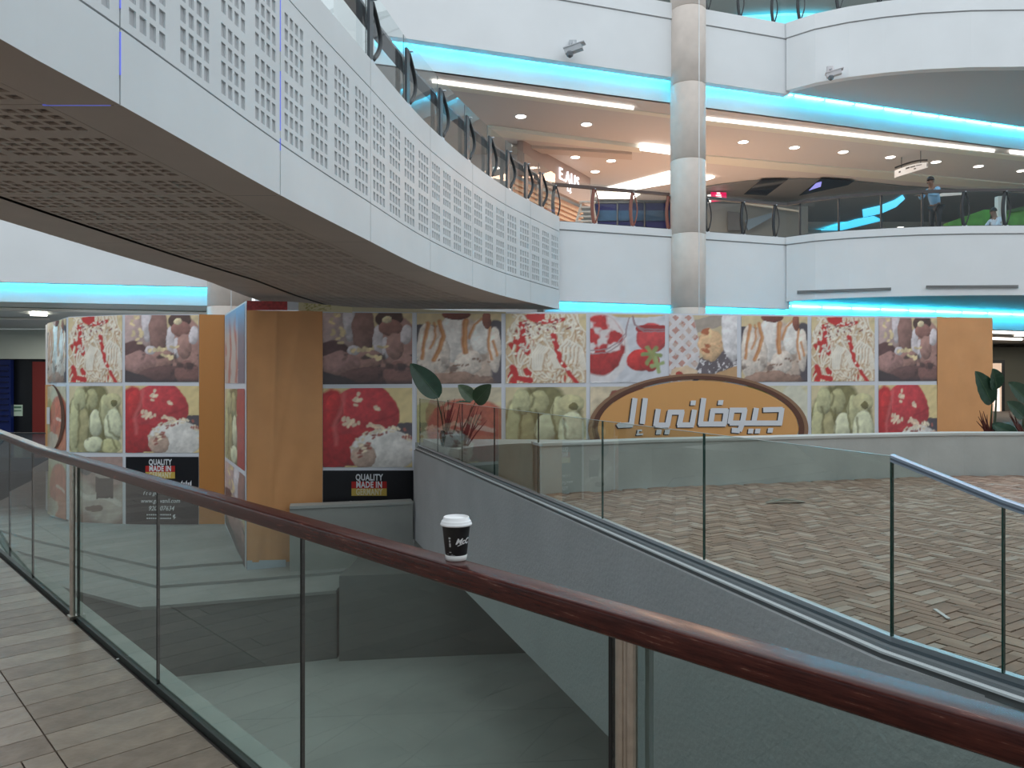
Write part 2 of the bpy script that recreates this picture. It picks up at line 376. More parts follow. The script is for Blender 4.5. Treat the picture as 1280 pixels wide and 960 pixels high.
for i in range(3):
    x0_, y0_, zb, zt0 = cpath[i]; x1_, y1_, _, zt1 = cpath[i+1]
    d = Vector((x1_-x0_, y1_-y0_, 0)).normalized(); nn = Vector((d.y,-d.x,0))*.009
    a, b = Vector((x0_,y0_,0))+d*.006, Vector((x1_,y1_,0))-d*.006
    vs = [a-nn+Vector((0,0,zb)), b-nn+Vector((0,0,zb)), b-nn+Vector((0,0,zt1)), a-nn+Vector((0,0,zt0))]; vs += [v+2*nn for v in vs]
    mb = MB(); mb.add(vs, [(0,1,2,3),(7,6,5,4),(0,4,5,1),(1,5,6,2),(2,6,7,3),(3,7,4,0)]); p = mb.build('glass_panel', glass_far, g2)
    mb = MB(); mb.box(a+Vector((0,0,(zb+zt0)/2))-d*.004, d*.004, nn*1.3, (0,0,(zt0-zb)/2)); mb.build('panel_edge', glass_edge, p)
chm = mat('blue_grey_channel', (.45,.52,.64,1), .3, .8)
mb = MB(); mb.sweep([(c[0],c[1],c[3]) for c in cpath], [(.013,-.03),(.013,.008),(.005,.014),(-.02,.014),(-.028,.006),(-.028,-.03)][::-1]); mb.build('top_channel', chm, g2)
mb = MB(); mb.sweep([(c[0],c[1],c[3]) for c in cpath], [(.0145,-.018),(.0145,-.006),(.012,-.006),(.012,-.018)][::-1]); mb.build('channel_groove', mat('groove', (.12,.15,.20,1), .4), g2)

# ------------------------------------------------------------------ near railing
rl = thing('glass_railing', (*ge(2.2),-1.5), 'glass railing with a worn dark red wooden handrail, nearest to the viewer', 'railing')
def rp(Y, off=-.037): return ge(Y, off)
bend = [rp(-1.5), rp(.3), rp(1.2), rp(2.2), rp(3.2), rp(4.4), rp(5.4), (rp(6.5)[0]+.09, rp(6.5)[1]), (rp(7.5)[0]+.15, 7.5), (-6.6, 9.25), (-9.4,11.8), (-15.9,17)]
wood = bpy.data.materials.new('worn_red_wood'); wood.use_nodes = True; nt = wood.node_tree; b = nt.nodes['Principled BSDF']
tc = nt.nodes.new('ShaderNodeTexCoord'); mp = nt.nodes.new('ShaderNodeMapping'); mp0 = nt.nodes.new('ShaderNodeMapping'); mp0.inputs['Rotation'].default_value = (0,0,-math.atan2(A[1],A[0]))
mp.inputs['Scale'].default_value = (5, 70, 70); n1 = nt.nodes.new('ShaderNodeTexNoise'); n1.inputs['Scale'].default_value = 1.5; n1.inputs['Detail'].default_value = 8; n1.inputs['Roughness'].default_value = .75
r1 = nt.nodes.new('ShaderNodeValToRGB'); e = r1.color_ramp.elements
e[0].position = .42; e[0].color = (.035,.0045,.0035,1); e[1].position = .60; e[1].color = (.085,.017,.011,1)
x = e.new(.66); x.color = (.22,.105,.075,1); x = e.new(.76); x.color = (.36,.24,.19,1)
nt.links.new(tc.outputs['Object'], mp0.inputs[0]); nt.links.new(mp0.outputs[0], mp.inputs[0]); nt.links.new(mp.outputs[0], n1.inputs['Vector']); nt.links.new(n1.outputs['Fac'], r1.inputs[0]); nt.links.new(r1.outputs[0], b.inputs['Base Color'])
b.inputs['Roughness'].default_value = .24; b.inputs['Specular IOR Level'].default_value = .38; b.inputs['Coat Weight'].default_value = .0; b.inputs['Coat Roughness'].default_value = .1
prof = []
for cx, cz, a0 in ((.026,.018,0),(-.026,.018,90),(-.026,-.018,180),(.026,-.018,270)):
    for k in range(5):
        t = math.radians(a0+k*22.5); prof.append((cx+.0115*math.cos(t)*1.0, -.5025+cz+.0095*math.sin(t)))
mb = MB(); mb.sweep([(p[0],p[1],0) for p in bend], prof); hr = mb.build('handrail', wood, rl)
for p in hr.data.polygons: p.use_smooth = len(p.vertices) == 4
joints = [-.4, .62, 1.655, 2.67, 3.74, 4.8, 5.73, 6.46, 7.5]
def gp(Y):
    x, y = ge(Y); 
    return (x+(.03 if Y > 6 else 0)+(.07 if Y > 6.9 else 0), y)
for i in range(len(joints)-1):
    a, b_ = Vector((*gp(joints[i]),0)), Vector((*gp(joints[i+1]),0)); d = (b_-a).normalized(); a += d*.004; b_ -= d*.004
    mb = MB(); mb.bar(a+Vector((0,0,-1.02)), b_+Vector((0,0,-1.02)), .012, .98); p = mb.build('glass_panel', glass_near, rl)
    mb = MB(); mb.box(b_+d*.004+Vector((0,0,-1.02)), d*.0045, Vector((N[0],N[1],0))*.007, (0,0,.49)); mb.build('sealed_joint', black, p)
for q0, q1 in (((-5.1,7.6),(-7.2,9.7)),((-7.2,9.7),(-9.5,11.8)),((-9.5,11.8),(-16,17))):
    mb = MB(); mb.bar((*q0,-1.02), (*q1,-1.02), .012, .98); mb.build('glass_panel', glass_near, rl)
mb = MB(); mb.sweep([(*ge(Y),-1.5) for Y in (-1.5, 3, 7.5)]+[(-9.5,11.8,-1.5),(-16,17,-1.5)], [(.014,-.02),(.014,.012),(-.014,.012),(-.014,-.02)]); mb.build('floor_channel', mat('dark_channel', (.06,.07,.065,1), .5, .3), rl)
for Y in (1.61, 4.82, 8.0):
    x, y = ge(Y, -.028) if Y < 7 else (-5.55, 8.0)
    mb = MB()
    for s in (-1, 1):                              # two half-round flats with a slot between them
        c = Vector((x+A[0]*.014*s, y+A[1]*.014*s, -1.01)); mb.tube([c+Vector((0,0,-.49)), c+Vector((0,0,.485))], .0125, 12)
    mb.box((x,y,-1.01), (A[0]*.022,A[1]*.022,0), (N[0]*.006,N[1]*.006,0), (0,0,.49)); p = mb.build('post', steel, rl)
    mb = MB(); mb.box((x,y,-1.49), (A[0]*.035,A[1]*.035,0), (N[0]*.022,N[1]*.022,0), (0,0,.01)); mb.build('base_shoe', steel, p)
    if Y < 3:
        mb = MB()
        for s in (.040, -.036): mb.box((x+A[0]*s+N[0]*.03, y+A[1]*s+N[1]*.03, -1.01), (A[0]*.005,A[1]*.005,0), (N[0]*.008,N[1]*.008,0), (0,0,.48))
        mb.build('glass_clamp', mat('clamp_grey', (.32,.36,.36,1), .3, .6), p)
# cup
cp = PZ(540, 699, -.4745); cx, cy = rp(cp.y)[0], cp.y
cup = thing('coffee_cup', (cx, cy, -.4745), 'black paper coffee cup with a white lid standing on the wooden handrail', 'cup')
c0 = Vector((cx, cy, -.4745))
mb = MB(); mb.lathe(c0, [(.0262,0),(.0270,.001),(.0370,.094),(.0375,.095),(.036,.096)], 40); body = mb.build('paper_cup', mat('cup_black', (.012,.012,.013,1), .5), cup, True)
mb = MB(); mb.lathe(c0, [(.0266,.0),(.0274,.0005),(.0292,.014),(.0285,.0142)], 40); mb.build('base_band', mat('cup_white', (.75,.75,.73,1), .5), body, True)
lm = mat('lid_white', (.88,.89,.90,1), .35)
mb = MB(); mb.lathe(c0, [(.0385,.090),(.0412,.0905),(.0418,.0935),(.0405,.0965),(.0395,.097),(.0392,.101),(.0365,.1035),(.0352,.104),(.0335,.1115),(.0322,.1125),(.0312,.1118),(.0305,.108),(.012,.1075),(.0,.1075)], 40); lid = mb.build('lid', lm, cup, True)
mb = MB(); mb.box(c0+Vector((-.012,-.024,.1085)), (.006,0,0), (0,.002,0), (0,0,.0004)); mb.build('sip_hole', black, lid)
def cupmap(th0, z0, sc=1):
    def f(u, v, d):
        z = z0+v; r = .0272+.0100*(z/.094)+.0004+d; th = th0+u/r; return (cx+r*math.sin(th), cy-r*math.cos(th), -.4745+z)
    return f
cw = mat('cup_print', (.72,.72,.72,1), .5)
mb = text_mb('McC', .021, cupmap(.62, .052), .0002, shear=.35, bold=.0006)
m2 = MB(); f = cupmap(.62, .052); 
for i in range(6):
    u = -.014+i*.0045; vv = -.012+i*.0016
    m2.add([f(u, vv, .0002), f(u+.0045, vv+.0016, .0002), f(u+.0045, vv+.0034, .0002), f(u, vv+.0022, .0002)], [(0,1,2,3)])
mb.add(m2.v, m2.f); mb.build('script_mark', cw, body)
f = cupmap(-.45, .05); mb = MB()
for (u, v, w_, h_) in ((0,.011,.003,.0025),(0,.003,.0022,.003),(.0003,-.007,.0024,.005),(0,-.026,.003,.0012),(-.002,-.0315,.009,.0006),(.006,-.034,.006,.0006)):
    mb.add([f(u-w_/1,v-h_/1,.0002), f(u+w_,v-h_,.0002), f(u+w_,v+h_,.0002), f(u-w_,v+h_,.0002)], [(0,1,2,3)])
mb.build('small_icons', mat('cup_print_grey', (.42,.42,.42,1), .5), body)

# ------------------------------------------------------------------ printed hoarding
RNG = np.random.RandomState(4)
def vnoise(u, v, s, seed=0):
    r = np.random.RandomState(seed); g = r.rand(64, 64)
    x = (u*s) % 63; y = (v*s) % 63; xi = np.floor(x).astype(int); yi = np.floor(y).astype(int); fx = x-xi; fy = y-yi
    fx = fx*fx*(3-2*fx); fy = fy*fy*(3-2*fy); xj = (xi+1) % 64; yj = (yi+1) % 64
    return (g[yi,xi]*(1-fx)+g[yi,xj]*fx)*(1-fy)+(g[yj,xi]*(1-fx)+g[yj,xj]*fx)*fy
def fbm(u, v, s, seed=0): return (vnoise(u,v,s,seed)+.5*vnoise(u,v,2*s,seed+1)+.25*vnoise(u,v,4*s,seed+2))/1.75
def C3(r, g, b): return np.array(srgb(r,g,b)[:3])
def lay(c, mask, col, a=1.0):
    m = np.clip(mask, 0, 1)[..., None]*a; return c*(1-m)+np.asarray(col)*m
def blob(u, v, cx, cy, rx, ry, wob=.25, s=5, seed=0, soft=.06):
    d = np.sqrt(((u-cx)/rx)**2+((v-cy)/ry)**2)+(fbm(u,v,s,seed)-.5)*wob*2
    return np.clip((1-d)/soft+.5, 0, 1)
def stroke(u, v, pts, w, soft=.012):
    d = np.full(u.shape, 9.)
    for (a, b), (c, e) in zip(pts[:-1], pts[1:]):
        dx, dy = c-a, e-b; t = np.clip(((u-a)*dx+(v-b)*dy)/(dx*dx+dy*dy+1e-9), 0, 1); d = np.minimum(d, np.hypot(u-a-t*dx, v-b-t*dy))
    return np.clip((w-d)/soft+.5, 0, 1)
def shade(c, n, k=.5): return c*(1+(n[...,None]-.5)*2*k)
TAN = C3(224,203,160); DK = C3(84,76,84)
def sb(c, u, v, cx, cy, rx, ry, col, wob=.15, s=5, seed=0, k=.45, soft=.08, edge=.5):
    """a printed scoop: wobbly blob with the shading the food photograph has"""
    n = (fbm(u,v,s,seed)-.5)*wob*2; dx, dy = (u-cx)/rx, (v-cy)/ry; d = np.sqrt(dx*dx+dy*dy)+n
    m = np.clip((1-d)/soft+.5, 0, 1); li = 1+k*(-dx*.45+dy*.65)-edge*np.clip(d-.72, 0, 1)+(fbm(u,v,s*2.6,seed+5)-.5)*.5+(fbm(u,v,s*6,seed+9)-.5)*.3
    return c*(1-m[...,None])+np.clip(np.asarray(col)*li[...,None],0,1)*m[...,None]
def crumbs(c, u, v, pts, size, col, seed=0):
    r = np.random.RandomState(seed)
    for (cx, cy, sx_, sy_, n) in pts:
        for i in range(n):
            x, y, t = cx+r.randn()*sx_, cy+r.randn()*sy_, r.rand()*3.1; L = size*(.5+r.rand())
            c = lay(c, stroke(u,v,[(x,y),(x+L*math.cos(t),y+L*math.sin(t)*.7)],size*.55,.015), np.asarray(col)*(.75+.4*r.rand()))
    return c
def t_choc(u, v):
    c = np.ones(u.shape+(3,))*TAN; c = lay(c, blob(u,v,.97,.70,.2,.12,.05), DK); c = lay(c, (v < .3)*1., C3(74,60,64))
    m1, m2, m3, wh = C3(150,112,104), C3(176,134,124), C3(120,84,82), C3(224,214,218)
    c = sb(c,u,v,.22,.78,.30,.40,C3(198,170,166),.15,4,1); c = sb(c,u,v,.10,.40,.20,.22,C3(98,66,66),.15,5,2); c = sb(c,u,v,.86,.42,.24,.52,m2,.12,5,3)
    c = sb(c,u,v,.30,.86,.07,.26,wh,.2,5,4); c = sb(c,u,v,.46,.74,.13,.34,m1,.10,5,5,.5); c = sb(c,u,v,.62,.62,.06,.22,wh,.25,6,6)
    c = sb(c,u,v,.74,.93,.16,.13,C3(88,60,54),.12,5,7); c = sb(c,u,v,.76,.80,.13,.12,C3(160,112,102),.05,5,8,.6); c = sb(c,u,v,.72,.91,.055,.05,C3(232,214,176),.2,8,9)
    c = sb(c,u,v,.70,.50,.045,.16,wh,.25,6,10); c = sb(c,u,v,.80,.52,.10,.20,m2,.08,5,11,.6); c = sb(c,u,v,.93,.70,.06,.14,wh,.3,6,12)
    c = sb(c,u,v,.50,.36,.16,.14,m2,.2,6,13); c = sb(c,u,v,.20,.30,.22,.16,C3(178,136,130),.25,6,14); c = sb(c,u,v,.34,.48,.08,.07,wh,.3,7,15)
    c = sb(c,u,v,.55,.14,.34,.12,C3(112,80,78),.35,7,16); c = sb(c,u,v,.85,.14,.20,.16,C3(140,98,92),.3,7,17)
    n = fbm(u,v,8,10); c = lay(c, np.clip((n-.57)*8,0,1)*(v < .42)*(v > .04), C3(56,42,44), .8)
    c = crumbs(c,u,v,[(.42,.47,.05,.02,8),(.18,.66,.05,.06,9),(.14,.88,.05,.06,5),(.55,.36,.05,.03,6),(.70,.52,.02,.02,2)],.035,C3(238,216,170),3)
    return lay(c, np.clip((.06-v)/.05,0,1), C3(66,56,62), .7)
def t_caram(u, v):
    c = np.ones(u.shape+(3,))*TAN; c = lay(c, blob(u,v,.08,.70,.3,.14,.02), DK); c = lay(c, blob(u,v,.95,.38,.22,.52,.05), DK)
    cr_ = C3(236,222,210)
    c = sb(c,u,v,.5,.40,.46,.52,C3(214,192,176),.12,5,1,.2); c = sb(c,u,v,.12,.44,.13,.40,cr_,.12,5,2,.3); c = sb(c,u,v,.45,.66,.19,.34,C3(240,232,226),.08,5,3,.3)
    c = sb(c,u,v,.30,.40,.10,.26,cr_,.15,6,4); c = sb(c,u,v,.76,.66,.13,.27,C3(244,238,232),.06,5,5,.35); c = sb(c,u,v,.92,.50,.08,.34,cr_,.15,6,6); c = sb(c,u,v,.60,.30,.16,.18,cr_,.2,7,7)
    cm = C3(204,134,80)
    for pts, w in (([(.13,.86),(.09,.62),(.06,.36)],.022),([(.27,.88),(.31,.66),(.25,.46),(.20,.34)],.030),([(.20,.86),(.21,.62),(.16,.5)],.012),([(.58,.90),(.565,.66),(.57,.44)],.034),([(.62,.66),(.68,.84),(.77,.93),(.86,.80),(.84,.56),(.88,.34)],.016),([(.90,.62),(.95,.40)],.014)):
        m = stroke(u,v,pts,w,.025); c = lay(c, m, cm); c = lay(c, stroke(u,v,[(a+.008,b_) for a,b_ in pts],w*.35,.02), C3(232,176,120), .7)
    c = sb(c,u,v,.47,.98,.17,.07,C3(136,70,56),.15,6,9); c = sb(c,u,v,.83,.90,.05,.12,C3(150,88,70),.12,6,10)
    c = sb(c,u,v,.45,.06,.40,.11,C3(164,132,116),.4,7,11); c = lay(c, np.clip((fbm(u,v,9,41)-.58)*9,0,1)*np.clip((.42-v)*5,0,1), C3(112,88,80), .85)
    return crumbs(c,u,v,[(.5,.28,.16,.08,10)],.02,C3(150,112,90),5)
def t_spag(u, v):
    c = np.ones(u.shape+(3,))*C3(226,206,166); r = np.random.RandomState(12); red = C3(204,40,38)
    c = lay(c, blob(u,v,.5,.45,.56,.62,.1), C3(222,196,160))
    def strand(pts, w, col=C3(240,230,212)):
        nonlocal c
        m = stroke(u,v,pts,w,.014); c = lay(c, stroke(u,v,[(a+.010,b_-.010) for a,b_ in pts],w*1.12,.02), C3(192,146,104), .75); c = lay(c, m, col); c = lay(c, stroke(u,v,[(a-.004,b_+.005) for a,b_ in pts],w*.35,.015), C3(252,246,236), .8)
    c = lay(c, blob(u,v,.20,.62,.15,.26,.5,7,3), red); c = lay(c, blob(u,v,.20,.08,.19,.13,.4,7,5), red); c = lay(c, blob(u,v,.40,.95,.20,.05,.5,8,4), red); c = lay(c, blob(u,v,.62,.08,.13,.14,.3), red)
    for k in range(150):
        cx, cy = r.rand(), r.rand(); 
        if cx < .30 and r.rand() < .35: continue
        pass
        R_ = .07+.12*r.rand(); a0 = r.rand()*6.3; el = 1+.9*r.rand(); ti = r.rand()*1.0+.9
        pts = [(cx+R_*math.cos(a0+t*.42)*.62, cy+R_*el*math.sin(a0+t*.42)) for t in range(8)]; pts = [(cx+(x-cx)*math.cos(ti-1.4)-(y-cy)*math.sin(ti-1.4), cy+(x-cx)*math.sin(ti-1.4)+(y-cy)*math.cos(ti-1.4)) for x, y in pts]
        strand(pts, .010+.007*r.rand(), C3(238,226,204) if r.rand() > .35 else C3(224,204,170))
    for k in range(5):      # the tall loops at the right and the centre
        strand([(.66+.05*k,.28),(.68+.05*k,.52),(.76+.035*k,.64-.02*k),(.86+.02*k,.52),(.97+.01*k,.20)], .017)
    for k in range(5): strand([(.36+.02*k,.20+.0*k),(.34+.03*k,.42),(.42+.03*k,.56-.01*k),(.54+.02*k,.40),(.60+.02*k,.22)], .017)
    for pts, w in (([(.60,.70),(.63,.48),(.68,.36)],.035),([(.66,.36),(.76,.18),(.88,.0)],.026),([(.24,.86),(.20,.62),(.26,.44)],.045),([(.12,.60),(.22,.55)],.04),([(.08,.24),(.14,.08),(.3,.04)],.04),([(.30,.94),(.46,.88),(.7,.92)],.03)): c = lay(c, stroke(u+(fbm(u,v,9,2)-.5)*.06,v,pts,w,.02), red)
    c = crumbs(c,u,v,[(.30,.78,.14,.08,60),(.62,.80,.16,.08,40),(.25,.50,.08,.10,26),(.72,.30,.04,.1,10)],.022,C3(246,238,224),4)
    c = crumbs(c,u,v,[(.30,.80,.14,.08,14),(.62,.82,.16,.06,10)],.018,C3(140,50,44),6)
    c = lay(c, blob(u,v,1.0,.97,.08,.20,.3), C3(226,206,160)); c = lay(c, blob(u,v,.0,.97,.07,.2,.3), C3(226,206,160)); return c
def t_straw(u, v):
    c = np.ones(u.shape+(3,))*C3(218,220,228); c = lay(c, blob(u,v,.55,1.02,.5,.06,.1), C3(214,190,140))
    red = C3(196,48,50); jar = blob(u,v,.16,.5,.36,.52,.01); c = lay(c, jar, C3(230,226,228))
    jr = blob(u,v,.14,.55,.33,.44,.02); c = sb(c,u,v,.14,.55,.33,.44,red,.02,6,2,.3)
    c = lay(c, jr*np.clip((fbm(u,v,6,3)-.50)*9,0,1)*(v > .38), C3(236,226,226)); c = lay(c, stroke(u,v,[(.05,.03),(.25,.06),(.4,.22),(.47,.4)],.035,.02), C3(232,228,230))
    for k in (0,.05): c = lay(c, stroke(u,v,[(0,.48-k),(.2,.48-k),(.36,.58-k),(.48,.72-k),(.52,.95)],.008), C3(170,150,156))
    c = sb(c,u,v,.82,.66,.20,.22,C3(212,72,74),.03,5,3,.4); c = lay(c, (stroke(u,v,[(.66,.8),(.98,.8)],.045)), C3(168,34,38))
    for k in (0,.03): c = lay(c, stroke(u,v,[(.56,.98),(.6,.86),(.72,.78-k),(1,.78-k)],.009), C3(160,130,136))
    c = sb(c,u,v,.68,.33,.20,.16,C3(206,50,48),.05,5,4,.6); c = sb(c,u,v,.80,.31,.13,.15,C3(188,42,44),.05,5,5,.5)
    for a in range(6):
        t = a*1.05; c = lay(c, stroke(u,v,[(.82,.40),(.82+.12*math.cos(t),.40+.14*math.sin(t))],.028,.02), C3(138+8*(a%3),156,96))
    for a in range(4):
        t = a*1.5+.4; c = lay(c, stroke(u,v,[(.90,.26),(.90+.08*math.cos(t),.26+.1*math.sin(t))],.025,.02), C3(160,176,116))
    return shade(c, fbm(u,v,7,4), .10)
def t_waff(u, v):
    c = np.ones(u.shape+(3,))*C3(218,200,164); c = lay(c, stroke(u,v,[(.3,.8),(1,1.02)],.1), C3(176,162,150)); c = lay(c, stroke(u,v,[(.45,.15),(1.1,.4)],.2,.01), C3(106,96,102))
    c = lay(c, np.clip((fbm(u,v,26,3)-.62)*14,0,1)*stroke(u,v,[(.45,.15),(1.1,.4)],.19), C3(226,222,226)); c = lay(c, stroke(u,v,[(.5,-.02),(1.1,.2)],.08,.01), C3(206,164,118))
    wf = blob(u,v,.16,.52,.30,.58,.08); c = lay(c, wf, C3(228,222,224)); a = (u+v)*5.2; b_ = (u-v)*5.2
    cell = (np.abs(a%1-.5) < .27)*(np.abs(b_%1-.5) < .27); c = lay(c, wf*cell, C3(190,110,84), .75); c = lay(c, wf*cell*(fbm(u,v,8,3) > .55), C3(214,190,180))
    c = lay(c, blob(u,v,.22,.12,.2,.12,.3,7,5), C3(232,204,172)); c = lay(c, blob(u,v,.16,.12,.06,.05,.3), C3(186,66,48))
    c = sb(c,u,v,.62,.56,.20,.24,C3(234,194,150),.2,7,6,.5); c = lay(c, np.clip((fbm(u,v,9,8)-.55)*9,0,1)*blob(u,v,.6,.62,.17,.2,.1), C3(184,104,66))
    c = sb(c,u,v,.92,.72,.16,.40,C3(236,232,234),.15,5,7,.3); return shade(c, fbm(u,v,12,4), .12)
def t_pist(u, v):
    c = np.ones(u.shape+(3,))*C3(220,206,166); G1, G2, G3 = C3(196,194,150), C3(222,224,190), C3(132,126,82)
    c = sb(c,u,v,.45,.40,.52,.62,G3,.12,4,1,.2); c = sb(c,u,v,.10,.36,.10,.46,G1,.12,4,2,.5); c = sb(c,u,v,.27,.26,.12,.40,C3(176,168,124),.08,4,3,.4); c = sb(c,u,v,.20,.80,.12,.16,G1,.2,6,4)
    c = sb(c,u,v,.42,.80,.12,.16,C3(188,184,138),.2,6,5); c = sb(c,u,v,.50,.44,.13,.20,G2,.08,4,6,.5); c = sb(c,u,v,.66,.62,.10,.26,G1,.12,5,7,.5); c = sb(c,u,v,.82,.78,.17,.12,C3(204,198,152),.12,5,8,.5)
    c = sb(c,u,v,.84,.74,.06,.05,C3(112,104,62),.1,5,9); c = sb(c,u,v,.82,.40,.17,.28,G2,.12,5,10,.5); c = sb(c,u,v,.46,.12,.18,.13,G2,.1,5,11,.5); c = sb(c,u,v,.78,.10,.20,.12,C3(206,202,150),.15,5,12,.5)
    for pts in ([(.16,.72),(.20,.40),(.14,.08)],[(.36,.70),(.38,.46),(.34,.2)],[(.60,.84),(.58,.60),(.64,.30),(.60,.06)],[(.72,.56),(.76,.30),(.94,.22)],[(.30,.98),(.36,.86),(.30,.74)],[(.64,.24),(.80,.22),(.90,.06)]):
        c = lay(c, stroke(u+(fbm(u,v,6,5)-.5)*.06,v,pts,.013,.03), C3(104,98,54), .85)
    return c
def t_rasp(u, v):
    c = np.ones(u.shape+(3,))*C3(230,208,152); c = lay(c, blob(u,v,.96,.44,.32,.13,.02), DK); c = lay(c, blob(u,v,.05,.04,.2,.12,.02), C3(104,96,102))
    c = sb(c,u,v,.10,.46,.24,.50,C3(190,40,46),.12,5,2,.4); c = sb(c,u,v,.47,.68,.38,.36,C3(204,62,70),.06,5,1,.4,.04); c = sb(c,u,v,.30,.22,.22,.20,C3(176,40,46),.14,6,3,.4); c = sb(c,u,v,.12,.72,.09,.20,C3(206,52,54),.2,6,4)
    c = lay(c, stroke(u,v,[(.24,.94),(.20,.72),(.13,.52),(.15,.3)],.018,.05), C3(226,118,118), .7); c = lay(c, stroke(u,v,[(.60,.60),(.76,.64),(.84,.70)],.012,.03), C3(140,24,34), .7)
    c = sb(c,u,v,.68,.21,.36,.27,C3(232,228,224),.06,5,4,.25,.05,.3); c = sb(c,u,v,.46,.14,.13,.17,C3(196,168,152),.2,8,5)
    c = crumbs(c,u,v,[(.55,.42,.05,.02,9),(.75,.46,.10,.02,12),(.42,.26,.03,.07,10),(.96,.34,.02,.05,6)],.026,C3(246,230,204),3); c = crumbs(c,u,v,[(.60,.40,.08,.03,6),(.44,.22,.04,.08,8),(.92,.38,.04,.04,5)],.024,C3(168,96,84),5)
    return crumbs(c,u,v,[(.38,.86,.03,.05,6),(.30,.56,.06,.02,10),(.56,.52,.06,.02,7),(.58,.74,.03,.02,3)],.034,C3(248,222,194),7)
def t_toast(u, v):
    c = np.ones(u.shape+(3,))*C3(216,206,170); c = lay(c, (v > .8)*1., C3(216,204,176)); c = lay(c, blob(u,v,.12,.5,.2,.3,.2), C3(186,178,124))
    c = sb(c,u,v,.62,.45,.50,.40,C3(204,116,92),.05,5,2,.3); c = lay(c, blob(u,v,.3,.62,.12,.14,.2), C3(204,120,88)); c = lay(c, blob(u,v,.75,.15,.4,.2,.2), C3(204,132,104)); c = lay(c, stroke(u,v,[(.5,.5),(.9,.42)],.03), C3(228,196,180))
    c = lay(c, blob(u,v,.25,.15,.3,.14,.3), C3(206,186,164)); return shade(c, fbm(u,v,9,3), .2)
def t_green(u, v):
    c = np.ones(u.shape+(3,))*C3(216,210,178); c = lay(c, blob(u,v,.15,.4,.5,.6,.1), C3(160,158,84)); c = lay(c, blob(u,v,.8,.5,.3,.5,.1), C3(218,216,196)); return shade(c, fbm(u,v,6,3), .15)
def t_nuts(u, v):
    c = np.ones(u.shape+(3,))*C3(222,206,176); c = lay(c, blob(u,v,.4,.35,.4,.45,.2), C3(216,196,180)); c = lay(c, blob(u,v,.55,.85,.3,.14,.3,8,3), C3(150,84,66)); return shade(c, fbm(u,v,10,3), .25)
def t_coff(u, v):
    c = np.ones(u.shape+(3,))*C3(150,122,112); c = lay(c, (v > .6)*1., C3(176,146,138)); c = lay(c, np.clip((.3-np.abs(v-.3-.1*np.sin(u*7)))*8,0,1), C3(206,192,180),.8)
    c = lay(c, stroke(u,v,[(.1,.5),(.3,.38),(.6,.40),(.95,.30)],.04), C3(226,216,206)); c = lay(c, ((abs(u-.66) < .16)&(v > .36)&(v < .72))*1., C3(70,52,48)); c = lay(c, blob(u,v,.66,.73,.17,.05,.01), C3(190,172,164))
    c = lay(c, blob(u,v,.32,.86,.16,.14,.02), C3(98,92,98)); c = lay(c, blob(u,v,.45,.22,.16,.05,.3), C3(110,78,62)); return shade(c, fbm(u,v,8,4), .15)
def t_glitch(u, v):
    c = np.ones(u.shape+(3,))*C3(204,190,182); n = np.sin(u*22+fbm(u,v,4,3)*5); c = lay(c, np.clip(n,0,1), C3(190,110,92)); c = lay(c, np.clip(v*3-2,0,1), C3(120,180,226)); c = lay(c, (u > .66)*1., C3(128,116,130)); return lay(c, (u > .55)*np.clip(v*3-1.8,0,1), C3(110,175,225))
def t_redband(u, v): return shade(np.ones(u.shape+(3,))*C3(180,50,54), fbm(u*4,v,5,3), .5)
def t_pistband(u, v):
    c = np.ones(u.shape+(3,))*C3(220,208,168); return lay(c, np.clip((fbm(u*4,v*1,5,3)-.5)*8,0,1)*(u>.1)*(u < .6), C3(176,164,92))
printm = bpy.data.materials.new('printed_vinyl'); printm.use_nodes = True; nt = printm.node_tree; b = nt.nodes['Principled BSDF']; b.inputs['Roughness'].default_value = .42; b.inputs['Specular IOR Level'].default_value = .35
at = nt.nodes.new('ShaderNodeAttribute'); at.attribute_name = 'print'; nt.links.new(at.outputs['Color'], b.inputs['Base Color'])
class Sheet:
    """a vertical banner surface standing on a plan polyline; positions on it are looked up along the sight line"""
    def __init__(s, cols): s.p = [((x-640)/F*Y, Y) for x, Y in cols]; s.c = [c[0] for c in cols]
    def at(s, x, y, off=0):
        k = 0
        while k < len(s.c)-2 and x > s.c[k+1]: k += 1
        (ax, ay), (bx, by) = s.p[k], s.p[k+1]; t = (x-640)/F
        # point a+(b-a)w with X = t*Y
        w = (t*ay-ax)/((bx-ax)-t*(by-ay)); X = ax+(bx-ax)*w; Y = ay+(by-ay)*w
        L = math.hypot(bx-ax, by-ay); nx, ny = (by-ay)/L, -(bx-ax)/L
        return Vector((X+nx*off, Y+ny*off, (HY-y)/F*Y))
def quadpx(x0, yt0, yb0, x1, yt1, yb1):
    return lambda u, v: (x0+(x1-x0)*u, (yb0+(yt0-yb0)*v)*(1-u)+(yb1+(yt1-yb1)*v)*u)
